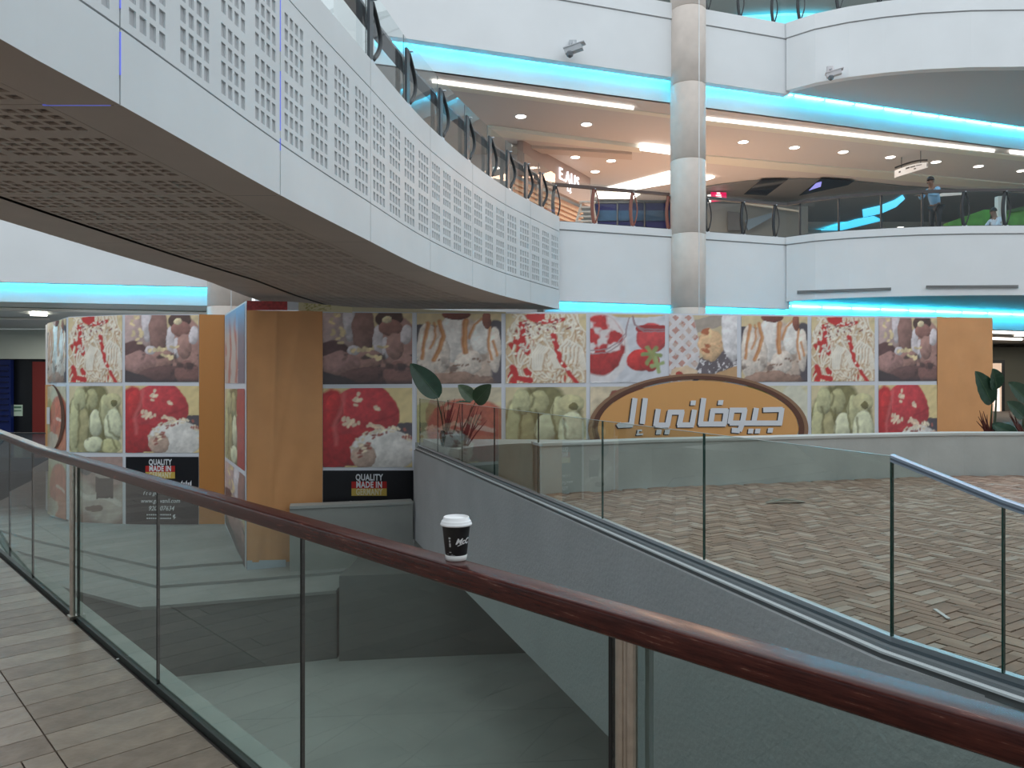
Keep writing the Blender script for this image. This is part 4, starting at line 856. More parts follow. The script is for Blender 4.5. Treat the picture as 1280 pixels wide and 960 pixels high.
# right side under the lower ring
rw = thing('wall_picture', P(1248,490,36), 'dark framed lit doorway picture behind the right plant', 'doorway')
wpx(((1238,450),(1256,450),(1256,526),(1238,526)), 36, .1, mat('frame_black', (.012,.012,.012,1), .4), 'frame', rw)
wpx(((1238,454),(1252,454),(1252,524),(1238,524)), 35.95, .1, mat('lit_room', (.6,.45,.36,1), .6, emit=(.9,.62,.45,1), estr=.45), 'lit_panel', rw)
wpx(((1244,470),(1249,466),(1250,520),(1243,522)), 35.9, .05, mat('lit_white', (.9,.88,.84,1), .6, emit=(1,.95,.9,1), estr=.7), 'lit_shape', rw)
wpx(((1240,434),(1400,434),(1400,540),(1200,540)), 37, .2, mat('olive_wall', (.135,.13,.10,1), .7), 'wall_olive').__setitem__('kind','structure')
for i, (pts, lab) in enumerate(((((1236,414),(1330,417),(1330,419),(1236,416)),'upper thin strip light beyond the right end of the hoarding'),(((1236,422),(1278,423.5),(1278,425),(1236,424)),'lower thin strip light beyond the right end of the hoarding'))):
    tag(ceil_quad(pts, 1.66, .02, ledw, 'strip_light'), lab, 'light')
downlight(PZ(1276,419.5,1.66), .22, 'downlight under the lower ring at the right edge')
# linear grilles on the lower drum
gm = mat('grille_dark', (.10,.10,.10,1), .6)
def on_arc(x, y, off=.02):
    t = (x-640)/F
    for (ax, ay), (bx, by) in zip(arc[:-1], arc[1:]):
        w = (t*ay-ax)/((bx-ax)-t*(by-ay))
        if -1e-6 <= w <= 1+1e-6:
            X, Y = ax+(bx-ax)*w, ay+(by-ay)*w; L = math.hypot(bx-ax,by-ay); return Vector((X+(by-ay)/L*off, Y-(bx-ax)/L*off, (HY-y)/F*Y))
    return P(x, y, 21.3)
for (x0_, y0_, x1_, y1_, lab) in ((997,365.5,1113.5,361.5,'long dark air grille in the white drum, left one'),(1157,359,1272,358.5,'long dark air grille in the white drum, right one')):
    g = thing('air_grille', on_arc((x0_+x1_)/2, (y0_+y1_)/2), lab, 'grille'); n = 10
    mb = MB(); mb.grid(lambda u, v: on_arc(x0_+(x1_-x0_)*u, y0_+(y1_-y0_)*u-1.6+3.2*v, .03), n, 1); mb.build('grille_back', gm, g)
    mb = MB()
    for k in range(4): mb.tube([on_arc(x0_+(x1_-x0_)*i/n, y0_+(y1_-y0_)*i/n-1.8+1.2*k, .045) for i in range(n+1)], .007, 4)
    mb.build('slats', mat('grille_slat', (.42,.43,.43,1), .5), g)

# ------------------------------------------------------------------ guards with bowed posts
def bow_post(root, p, along, out, h, m, style=0, rail_h=1.0):
    """upright blade and a bowed strut, with base shoe"""
    p = Vector(p); a = Vector((along[0], along[1], 0)).normalized(); o = Vector((out[0], out[1], 0)).normalized()
    if style == 0:
        mb = MB(); mb.box(p-a*.05+Vector((0,0,rail_h*.5)), a*.07, o*.02, (0,0,rail_h*.5)); q = mb.build('post', m, root)
        mb = MB(); pts = [p+a*(.03+.34*math.sin(math.pi*t/12))+Vector((0,0,.06+(rail_h-.1)*t/12)) for t in range(13)]; mb.tube(pts, .034, 8); mb.build('bowed_strut', darkmet, q, True)
    else:
        mb = MB(); pts = [p-a*(.01+.06*math.sin(math.pi*t/10))+Vector((0,0,rail_h*t/10)) for t in range(11)]; mb.tube(pts, .048, 8); q = mb.build('post', m, root, True)
        mb = MB(); pts = [p+a*(.03+.11*math.sin(math.pi*t/10))+Vector((0,0,.05+(rail_h-.08)*t/10)) for t in range(11)]; mb.tube(pts, .02, 8); mb.build('bowed_strut', m if m is bronze else darkmet, q, True)
    mb = MB(); mb.box(p+Vector((0,0,.02)), a*.07, o*.03, (0,0,.02)); mb.build('base_shoe', alum, q)
    mb = MB(); mb.tube([p+Vector((0,0,rail_h-.02))-o*.05, p+Vector((0,0,rail_h-.02))+o*.08], .015, 6); mb.build('bracket', alum, q)
def ringguard(name, label, path, z, rail, posts, m, joints_=None):
    t = thing(name, (path[0][0], path[0][1], z), label, 'railing')
    mb = MB(); mb.sweep([(x,y,z) for x, y in path], [(.05,.98),(.05,1.06),(-.05,1.06),(-.05,.98)]); mb.build('handrail', rail, t)
    for (ax, ay), (bx, by) in zip(path[:-1], path[1:]):
        d = Vector((bx-ax,by-ay,0)); mb = MB(); mb.bar((ax,ay,z+.57), (bx,by,z+.57), .012, 1.12); mb.build('glass_panel', glass_up, t)
    mb = MB(); mb.sweep([(x,y,z) for x, y in path], [(.02,0),(.02,.04),(-.02,.04),(-.02,0)]); mb.build('floor_channel', darkmet, t)
    for (x, y, ax, ay, mm) in posts: bow_post(t, (x,y,z), (ax,ay), (ay,-ax), 1, mm, 1)
    return t
zt = 4.25
def ray_line(x, f0, k):       # intersection of sight column x with Y = f0 + k X
    t = (x-640)/F; Y = f0/(1-k*t); return (t*Y, Y)
lf = [ray_line(x, 20.47, .345) for x in (672,694,743,791,836)]
ringguard('ring_railing', 'glass railing with reddish posts in front of the bright shop, left of the tall column', lf, zt, mat('rail_brown', (.10,.06,.05,1), .35), [(*p,.945,.326,bronze if i > 1 else darkmet) for i, p in enumerate(lf) if i > 0], bronze)
rf_ = [ray_line(x, 20.47, .345) for x in (880,884,929,970)]+[(x+.05, y+.12) for x, y in arc]
def arc_pt(x):
    q = on_arc(x, 250, -.12); return (q.x, q.y)
rposts = [(*ray_line(x, 20.47, .345),.945,.326,darkmet) for x in (884,929,969)]+[(*arc_pt(x),1,0,darkmet) for x in (1208,1260)]
rg = ringguard('ring_railing', 'curved glass railing with dark handrail right of the tall column, level with the person', rf_, zt, mat('rail_dark', (.07,.06,.06,1), .3), rposts, darkmet)
for x in (998,1048,1102,1155):
    q = arc_pt(x); mb = MB(); mb.box((q[0], q[1], zt+.5), (.025,0,0), (0,.02,0), (0,0,.5)); mb.build('post', darkmet, rg)
r3 = [ray_line(x, 20.47, .345) for x in (700,790,845)]
ringguard('ring_railing', 'glass railing of the top level left of the tall column, at the upper frame edge', r3, 10.7, MATS['rail_dark'], [], darkmet)
r3 = [ray_line(x, 20.47, .345) for x in (880,925,975)]+[(x+.05, y+.12) for x, y in arc]
ringguard('ring_railing', 'glass railing of the top level above the upper drum, cut by the frame', r3, 10.7, MATS['rail_dark'], [(*ray_line(x, 20.47, .345),.945,.326,darkmet) for x in (884,925,967)]+[(*arc_pt(x),1,0,darkmet) for x in (998,1048,1100,1153,1210,1262)], darkmet)

# ------------------------------------------------------------------ bridge
KB = np.array([(-2.95,-3),(-2.95,0),(-2.88,2.6),(-2.79,4.18),(-2.64,5.25),(-2.34,7.73),(-1.98,9.98),(-1.40,13.2),(-.35,16.8),(1.02,20.0),(1.28,20.55)])
dd = np.r_[0, np.cumsum(np.hypot(*np.diff(KB, axis=0).T))]
from mathutils.geometry import interpolate_bezier
def catmull(s):
    k = int(np.clip(np.searchsorted(dd, s)-1, 0, len(dd)-2)); t = (s-dd[k])/(dd[k+1]-dd[k])
    def tang(i):
        if i == 0: return (KB[1]-KB[0])/(dd[1]-dd[0])
        if i == len(KB)-1: return (KB[-1]-KB[-2])/(dd[-1]-dd[-2])
        return (KB[i+1]-KB[i-1])/(dd[i+1]-dd[i-1])
    L = dd[k+1]-dd[k]; h00 = 2*t**3-3*t**2+1; h10 = t**3-2*t**2+t; h01 = -2*t**3+3*t**2; h11 = t**3-t**2
    return h00*KB[k]+h10*L*tang(k)+h01*KB[k+1]+h11*L*tang(k+1)
def bn(s):
    a, b_ = catmull(max(0,s-.02)), catmull(min(dd[-1],s+.02)); d = (b_-a)/np.linalg.norm(b_-a); return np.array((d[1], -d[0])), d
def bpt(s, off, z): p = catmull(s); n, _ = bn(s); return Vector((p[0]+n[0]*off, p[1]+n[1]*off, z))
def s_of_px(x):
    ss = np.linspace(dd[2], dd[-1], 800); v = [catmull(s) for s in ss]; px = [640+F*q[0]/q[1] for q in v]; return float(ss[int(np.argmin(np.abs(np.array(px)-x)))])
ZB0, ZS1, ZS2, ZT = 1.85, 2.37, 3.92, 4.32
def perforated(fn, us, vs, hole, depth, mats, name, parent, back=.03):
    """panel with real recessed slots. us, vs: breakpoints; hole(i,j) -> bool; fn(u,v,d) -> xyz, d = depth inwards"""
    mb = MB(); idx = {}
    def vid(i, j, d):
        k = (i, j, d)
        if k not in idx: idx[k] = len(mb.v); mb.v.append(tuple(fn(us[i], vs[j], d)))
        return idx[k]
    for j in range(len(vs)-1):
        for i in range(len(us)-1):
            if hole(i, j):
                q = [(i,j),(i+1,j),(i+1,j+1),(i,j+1)]
                mb.f.append(tuple(vid(a,b_,depth) for a, b_ in q)); mb.mi.append(1)
                for (a, b_), (c, e_) in zip(q, q[1:]+q[:1]): mb.f.append((vid(a,b_,0), vid(c,e_,0), vid(c,e_,depth), vid(a,b_,depth))); mb.mi.append(0)
            else: mb.f.append((vid(i,j,0), vid(i+1,j,0), vid(i+1,j+1,0), vid(i,j+1,0))); mb.mi.append(0)
    nu, nv = len(us)-1, len(vs)-1
    per = [(i,0) for i in range(nu)]+[(nu,j) for j in range(nv)]+[(i,nv) for i in range(nu,0,-1)]+[(0,j) for j in range(nv,0,-1)]
    for a, b_ in zip(per, per[1:]+per[:1]): mb.f.append((vid(*a,0), vid(*a,back), vid(*b_,back), vid(*b_,0))); mb.mi.append(0)
    return mb.build(name, mats, parent, fix=False)
seams = [s_of_px(150)]
bp = [s_of_px(150), s_of_px(350), s_of_px(463.5), s_of_px(538), s_of_px(591), s_of_px(632), s_of_px(663), dd[-1]-.02]
pre = bp[0]-2.6
bp = [max(.1, pre-5.2), pre-2.6, pre]+bp
br_ = sroot('wall_bridge')
gap = .008
mb = MB(); ss = np.linspace(bp[0], bp[-1], 60)
mb.sweep([tuple(bpt(s, -.06, 0)) for s in ss], [(0,ZB0+.01),(0,ZT-.02),(-.2,ZT-.02),(-.2,ZB0+.01)]); mb.build('backing', seamm, br_)
def edges(n0, n1, start, pitch_b, blocks, slots, pitch, w):
    """breakpoints of a strip n0..n1 and the set of slot cells"""
    e_ = [n0]; hs = set()
    for b_ in range(blocks):
        for k in range(slots):
            a = start+b_*pitch_b+k*pitch
            e_ += [a, a+w]; hs.add(len(e_)-2)
    e_.append(n1); return e_, hs
for a, b_ in zip(bp[:-1], bp[1:]):
    L = b_-a; nb = max(2, round(L/.655)); pb = L/nb; sc = pb/.655
    us, hu = edges(a+gap, b_-gap, a+.10*sc, pb, nb, 4, .122*sc, .080*sc)
    vs, hv = edges(ZS1+gap, ZS2-gap, 2.44, .70, 2, 4, .163, .118)
    perforated(lambda u, v, d: bpt(u, -d, v), us, vs, lambda i, j: i in hu and j in hv, .018, [panelw, slotm], 'perforated_panel', br_, .05)
    for z0, z1, nm in ((ZB0, ZS1-gap, 'lower_panel'), (ZS2+gap, ZT, 'upper_panel')):
        mb = MB(); mb.sweep([tuple(bpt(s, 0, 0)) for s in np.linspace(a+gap, b_-gap, 8)], [(0,z0),(0,z1),(-.05,z1),(-.05,z0)]); mb.build(nm, panelw, br_)
# soffit
KI = [(-6.0,-3),(-5.9,4),(-5.9,8.84),(-5.85,11.5),(-5.72,14.4),(-5.92,17.1),(-6.0,20.6)]
def ipt(Y): return np.array((float(np.interp(Y, [k[1] for k in KI], [k[0] for k in KI])), Y))
def sof(s, w, z):     # w 0 outer edge .. 1 inner edge
    p = catmull(s); q = ipt(p[1]); r = p*(1-w)+q*w; return Vector((r[0], r[1], z))
mb = MB(); ss = np.linspace(bp[0], bp[-1], 40)
mb.grid(lambda u, v: sof(bp[0]+(bp[-1]-bp[0])*u, .01+.98*v, ZB0+.05), 40, 1); mb.grid(lambda u, v: sof(bp[0]+(bp[-1]-bp[0])*u, .01+.98*v, ZT-.2), 40, 1); mb.build('bridge_deck', seamm, br_)
mb = MB(); mb.grid(lambda u, v: sof(bp[0]+(bp[-1]-bp[0])*u, 1.0, ZB0+(ZT-ZB0)*v), 40, 1); mb.build('inner_fascia', panelw, br_)
for a, b_ in zip(bp[:-1], bp[1:]):
    L = b_-a; nb = max(2, 2*round(L/1.3)); pb = L/nb; sc = pb/.655
    us, hu = edges(a+.004, b_-.004, a+.09*sc, pb, nb, 4, .128*sc, .084*sc)
    vs, hv = edges(.155, .80, .175, .16, 4, 4, .036, .024)
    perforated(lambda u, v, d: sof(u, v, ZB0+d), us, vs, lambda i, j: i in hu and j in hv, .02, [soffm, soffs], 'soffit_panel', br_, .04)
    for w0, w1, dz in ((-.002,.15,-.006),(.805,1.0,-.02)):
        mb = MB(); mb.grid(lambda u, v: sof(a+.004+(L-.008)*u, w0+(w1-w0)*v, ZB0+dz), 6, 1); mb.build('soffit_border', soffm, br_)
# blue light leaking through two panel joints
blue = mat('blue_leak', (.2,.25,.9,1), .5, emit=(.16,.20,.9,1), estr=.35)
for s in (bp[3], bp[4]):
    mb = MB(); p0 = bpt(s, .002, 0); zz = (2.05, 2.34) if s == bp[3] else (2.3, 2.42)
    for z0, z1 in ((zz), (2.5, 3.1), (3.3, 4.2)): mb.box(p0+Vector((0,0,(z0+z1)/2)), (0,.004,0), (.004,0,0), (0,0,(z1-z0)/2))
    mb.build('light_leak', blue, br_)
mb = MB(); a_, b2_ = sof(bp[3], .02, ZB0-.004), sof(bp[3], .16, ZB0-.004); mb.bar(a_, b2_, .014, .006); mb.build('light_leak', blue, br_)
# bridge railing
bg_ = thing('bridge_railing', tuple(bpt(s_of_px(520), 0, ZT)), 'glass railing on the white bridge with bowed black struts and broad grey handrail', 'railing')
ps = [s_of_px(x) for x in (468,514,555,588,616,638.5,661,679)]
d0 = ps[1]-ps[0]; ps = [ps[0]-2*2.1, ps[0]-2.1]+ps
for s in ps:
    n, d = bn(s); bow_post(bg_, tuple(bpt(s, -.045, ZT)), tuple(d), tuple(n), 1, mat('post_grey', (.07,.08,.09,1), .35, .5), 0, .90)
gs = [ps[0]-2.1]+ps+[bp[-1]]
for a, b_ in zip(gs[:-1], gs[1:]):
    p0, p1 = bpt(a+.01, -.13, ZT+.58), bpt(b_-.01, -.13, ZT+.58); mb = MB(); mb.bar(p0, p1, .014, 1.16); p = mb.build('glass_panel', glass_up, bg_)
    mb = MB(); mb.box(p0, (.006,0,0), (0,.006,0), (0,0,.58)); mb.build('panel_edge', mat('thin_edge', (.10,.13,.14,1), .4), p)
mb = MB(); mb.sweep([tuple(bpt(s, -.33, ZT)) for s in np.linspace(gs[0], bp[-1], 40)], [(.11,.90),(.11,.945),(-.11,.945),(-.11,.90)]); mb.build('handrail', mat('handrail_grey', (.20,.20,.22,1), .3, .3), bg_)
mb = MB(); mb.sweep([tuple(bpt(s, -.13, ZT)) for s in np.linspace(gs[0], bp[-1], 40)], [(.03,-.02),(.03,.03),(-.03,.03),(-.03,-.02)]); mb.build('floor_channel', mat('channel_grey', (.18,.19,.20,1), .4, .5), bg_)

# ------------------------------------------------------------------ upper-level shops, sign, person and small things
lw0, lw1 = PZ(676,188,zc), PZ(738,222.5,zc)
sw = thing('corner_shop', (lw1.x, lw1.y, 4.1), 'warm lit corner shop with slatted wooden wall under a glowing sign', 'shop')
def lwp(u, z, off=0):
    d = (lw1-lw0).normalized(); n = Vector((d.y,-d.x,0)); q = lw0+(lw1-lw0)*u+n*off; return Vector((q.x,q.y,z))
mb = MB(); q = [lwp(-.3,6.85),lwp(1.0,6.85),lwp(1.0,zc),lwp(-.3,zc)]; mb.add(q+[v-Vector((.2,0,0)) for v in q], [(0,1,2,3),(7,6,5,4),(0,4,5,1),(1,5,6,2),(2,6,7,3),(3,7,4,0)]); mb.build('sign_wall', mat('sign_wall_peach', (.45,.36,.33,1), .5), sw)
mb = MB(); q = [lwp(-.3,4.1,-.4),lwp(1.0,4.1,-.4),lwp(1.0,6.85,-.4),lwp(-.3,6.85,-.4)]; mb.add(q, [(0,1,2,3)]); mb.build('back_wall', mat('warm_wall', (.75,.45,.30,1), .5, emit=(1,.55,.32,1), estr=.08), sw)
for i in range(14):
    z = 4.3+i*.18; mb = MB(); mb.box((lwp(-.3,z,-.33)+lwp(1,z,-.33))/2, (lwp(1,z,-.33)-lwp(-.3,z,-.33))/2, (.02,-.01,0), (0,0,.045)); mb.build('slat', mat('pale_slat', (.60,.46,.34,1), .5), sw)
def sgn(u, v, d): return lwp(.52+u/(lw1-lw0).length, 7.52+v, .05+d)
sg = MB(); t_ = text_mb('E.AUS', .62, sgn, .02, bold=.0, space=1.15); signo = t_.build('shop_sign', mat('sign_glow', (1,1,1,1), emit=(.92,.92,1,1), estr=1.2)); tag(signo, 'glowing white letter sign on the peach wall above the corner shop', 'sign')
mb = text_mb('L.-J.', .24, lambda u, v, d: sgn(u, v-.42, d), .02); mb.build('small_letters', MATS['sign_glow'], signo)
mb = MB(); q0 = P(697,283,26.5); mb.abox(q0.x, q0.x+.9, 26.2, 26.9, 4.1, 5.05); tag(mb.build('red_counter', mat('red_counter', (.65,.06,.04,1), .5)), 'low red counter in front of the slatted shop wall', 'counter')
# ladder
ld = thing('stepladder', (*P(728,287,25).xy, 4.1), 'white folding stepladder standing outside the corner shop', 'ladder')
wm = mat('ladder_white', (.85,.80,.75,1), .4)
LP = [P(x,y,25) for x, y in ((717,288),(727,253),(733,253),(731,288))]
def railb(a, b_, nm='rail'): mb = MB(); mb.tube([a,b_], .03, 6); mb.build(nm, wm, ld)
off = Vector((0,.35,0)); bo = Vector((.22,0,0))
for a, b_ in ((LP[0],LP[1]),(LP[3]+bo,LP[2]+bo)): railb(a, b_)
railb(LP[0]+Vector((.1,.9,0)), LP[1]+Vector((0,.1,0))); railb(LP[3]+bo+Vector((.35,.9,0)), LP[2]+bo+Vector((.0,.1,0)))
for k in range(1, 6): t = k/6; railb(LP[0]*(1-t)+LP[1]*t, (LP[3]+bo)*(1-t)+(LP[2]+bo)*t, 'rung')
mb = MB(); mb.box((LP[1]+LP[2]+bo)/2, (.26,0,0), (0,.12,0), (0,0,.02)); mb.build('top_step', wm, ld)
# blue storefront
bs = thing('blue_storefront', (*P(790,280,36).xy, 4.1), 'dark blue glazed storefront seen through the railing left of the column', 'shopfront')
for i, (xa, xb) in enumerate(((744,772),(773,806),(807,846))):
    pn = wpx(((xa,252.5),(xb,252.5),(xb,359),(xa,359)), 34.6, .15, mat('store_blue_%d' % i, [(.008,.010,.07,1),(.006,.009,.055,1),(.008,.010,.08,1)][i], .5, spec=.08), 'glass_bay', bs)
    wpx(((xa,263),(xb,263),(xb,276),(xa,276)), 34.55, .03, mat('store_mid', (.02,.05,.10,1), .6, spec=.08, noise=.5, nscale=1.5), 'display', pn)
    wpx(((xb-1,252),(xb,252),(xb,359),(xb-1,359)), 34.5, .1, darkmet, 'mullion', bs)
wpx(((744,252),(846,252),(846,253),(744,254)), 34.5, .2, darkmet, 'header', bs)
# pink sign
pk = wpx(((889,240),(908,240.5),(908.5,250),(890,252)), 32.6, .1, mat('pink_sign', (.55,.01,.09,1), .4, emit=(.8,.01,.12,1), estr=.6), 'hanging_sign'); tag(pk, 'pink lit sign with white writing right of the tall column', 'sign')
for i, pts in enumerate((((884.5,243.5),(888.5,243),(889,252.5),(885,254)),((896,240.5),(900,240.7),(900.5,242),(896.5,242)),((895,243.5),(901.5,243.2),(901.5,244.4),(895,244.6)),((895.5,246),(902,245.6),(902,246.8),(895.5,247)),((895,248.4),(901,248),(901,249),(895,249.4)))):
    wpx(pts, 32.5, .05, mat('sign_white', (.9,.9,.9,1), emit=(1,1,1,1), estr=.9), 'white_mark', pk)
mb = MB(); q = P(898,240,32.6); mb.tube([q, Vector((q.x,q.y,zc))], .01, 6); mb.build('hanger', darkmet, pk)
# far kiosk row and escalator-like parapets behind the glass at right
gk = thing('grey_pavilion', (*P(905,290,30).xy,4.1), 'grey glazed pavilion behind the railing just right of the column', 'pavilion')
wpx(((884,254),(1010,258),(1010,300),(884,300)), 33.6, .1, mat('pav_grey', (.13,.155,.16,1), .35), 'wall', gk); wpx(((910,264),(928,266),(928,288),(910,288)), 33.4, .1, mat('pav_dark', (.05,.06,.07,1), .2), 'window', gk)
wpx(((932,275),(965,266),(968,270),(935,288)), 33.3, .1, mat('pav_blue', (.10,.17,.24,1), .2), 'sloping_glass', gk); wpx(((930,252),(1000,263),(1000,265),(930,255)), 33.3, .1, mat('pav_line', (.5,.5,.45,1), .4), 'pale_band', gk)
wpx(((1010,287),(1330,287),(1330,300),(1010,300)), 41, .2, mat('pav_grey2', (.30,.33,.32,1), .5), 'rear_wall', gk)
# green kiosk with plants
gr = thing('green_kiosk', (*P(1240,280,26).xy,4.1), 'bright green kiosk behind the railing at the right edge', 'kiosk')
wpx(((1185,278),(1230,262),(1240,262),(1232,292),(1185,292)), 26.5, .3, mat('kiosk_green', (.07,.26,.03,1), .5, noise=.3, nscale=3), 'counter', gr); wpx(((1262,265),(1330,250),(1330,292),(1262,292)), 26, .3, MATS['kiosk_green'], 'counter', gr)
wpx(((1262,262),(1330,246),(1330,250),(1262,266)), 25.9, .4, mat('kiosk_dark_green', (.02,.09,.015,1), .5), 'top', gr)
wpx(((1248,245),(1258,245),(1258,292),(1248,292)), 25.5, .2, mat('kiosk_post', (.55,.58,.55,1), .5), 'pillar', gr)
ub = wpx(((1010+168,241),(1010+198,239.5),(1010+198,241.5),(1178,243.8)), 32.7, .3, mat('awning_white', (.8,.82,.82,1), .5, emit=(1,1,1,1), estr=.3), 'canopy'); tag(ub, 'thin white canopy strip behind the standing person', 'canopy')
# hanging direction sign
hs = thing('direction_sign', tuple(P(1140,208,27.6)), 'white curved direction sign hanging from the grey ceiling', 'sign')
def sp(u, v, off=0):       # u 0..1 left->right, v 0..1 bottom->top, arched top
    x = 1120+40*u; Y = 27.4+1.3*(u-.5)*-1.0; yb = 221.5-12.5*u; yt = 212.5-8*math.sin(u*math.pi/2*1.1)-1.5*u; return P(x, yb+(yt-yb)*v, Y)+Vector((0,-off,0))
mb = MB(); mb.grid(lambda u, v: sp(u, v), 10, 2); mb.grid(lambda u, v: sp(u, v, -.12), 10, 2)
for v in (0, 1): mb.grid(lambda u, w: sp(u, v, -.12*w), 10, 1)
for u0 in (0, 1): mb.grid(lambda u, w: sp(u0, u, -.12*w), 2, 1)
bo_ = mb.build('sign_board', mat('sign_board', (.80,.80,.78,1), .4, emit=(1,1,1,1), estr=.12), hs)
mb = MB()
for (u0, u1, v0, v1) in ((.30,.42,.62,.80),(.44,.60,.62,.76),(.62,.80,.66,.76),(.08,.14,.45,.65),(.55,.62,.28,.42),(.955,.985,.15,.85)):
    mb.add([sp(u0,v0,.01),sp(u1,v0,.01),sp(u1,v1,.01),sp(u0,v1,.01)],[(0,1,2,3)])
mb.build('lettering', mat('sign_ink', (.05,.05,.05,1), .5), bo_)
mb = MB(); mb.tube([sp(u/8, 1.0, -.06)+Vector((0,0,.10)) for u in range(9)], .03, 6); mb.build('top_tube', darkmet, hs)
for u in (.2,.8): q = sp(u,1,-.06); mb = MB(); mb.tube([q, Vector((q.x,q.y,zc))], .012, 6); mb.build('hanger', darkmet, hs)
# security cameras
def cctv(p, s, label, m):
    t = thing('security_camera', tuple(p), label, 'camera')
    mb = MB(); mb.abox(p.x-.10*s, p.x+.10*s, p.y-.03, p.y+.04, p.z+.12*s, p.z+.32*s); mb.build('wall_plate', m, t)
    mb = MB(); mb.tube([p+Vector((0,0,.22*s)), p+Vector((0,-.22*s,.18*s)), p+Vector((0,-.28*s,.02*s))], .035*s, 8); mb.build('arm', m, t)
    c = p+Vector((0,-.30*s,-.06*s)); mb = MB(); mb.box(c, (.22*s,-.07*s,.05*s), (.03*s,.09*s,0), (-.02*s,0,.07*s)); h = mb.build('housing', m, t)
    mb = MB(); mb.box(c+Vector((.02*s,0,.09*s)), (.27*s,-.08*s,.06*s), (.04*s,.12*s,0), (0,0,.012*s)); mb.build('sunshield', m, h)
    mb = MB(); mb.lathe(c+Vector((-.10*s,0,-.22*s)), [(.02*s,0),(.08*s,.04*s),(.10*s,.12*s),(.08*s,.16*s)], 14); mb.build('dome', mat('dome_grey', (.16,.18,.20,1), .2), h)
cctv(P(716,65,fy(1.65)-.08), 1.0, 'grey security camera on the white upper fascia left of the column', mat('cam_grey', (.48,.51,.54,1), .5))
q = on_arc(1038, 96, .09); cctv(q, .85, 'small white security camera on the upper drum, right side', mat('cam_white', (.62,.60,.62,1), .5))
# people
def skin(name, joints, edges_, radii, m, parent, sub=1):
    me = bpy.data.meshes.new(name); me.from_pydata([tuple(j) for j in joints], edges_, []); o = bpy.data.objects.new(name, me); COL.objects.link(o)
    md = o.modifiers.new('skin', 'SKIN'); md.use_smooth_shade = True
    for i, r in enumerate(radii): me.skin_vertices[0].data[i].radius = (r, r) if not isinstance(r, tuple) else r
    me.skin_vertices[0].data[0].use_root = True
    ss_ = o.modifiers.new('sub', 'SUBSURF'); ss_.levels = sub; ss_.render_levels = sub; dgr = bpy.context.evaluated_depsgraph_get(); dgr.update()
    m2 = bpy.data.meshes.new_from_object(o.evaluated_get(dgr)); bpy.data.objects.remove(o); m2.materials.clear(); m2.materials.append(m)
    m2.polygons.foreach_set('use_smooth', [True]*len(m2.polygons)); m2.polygons.foreach_set('material_index', [0]*len(m2.polygons)); m2.name = name; return link(name, m2, parent)
skn = mat('skin', (.20,.11,.075,1), .5); hairm = mat('hair_black', (.01,.009,.009,1), .6)
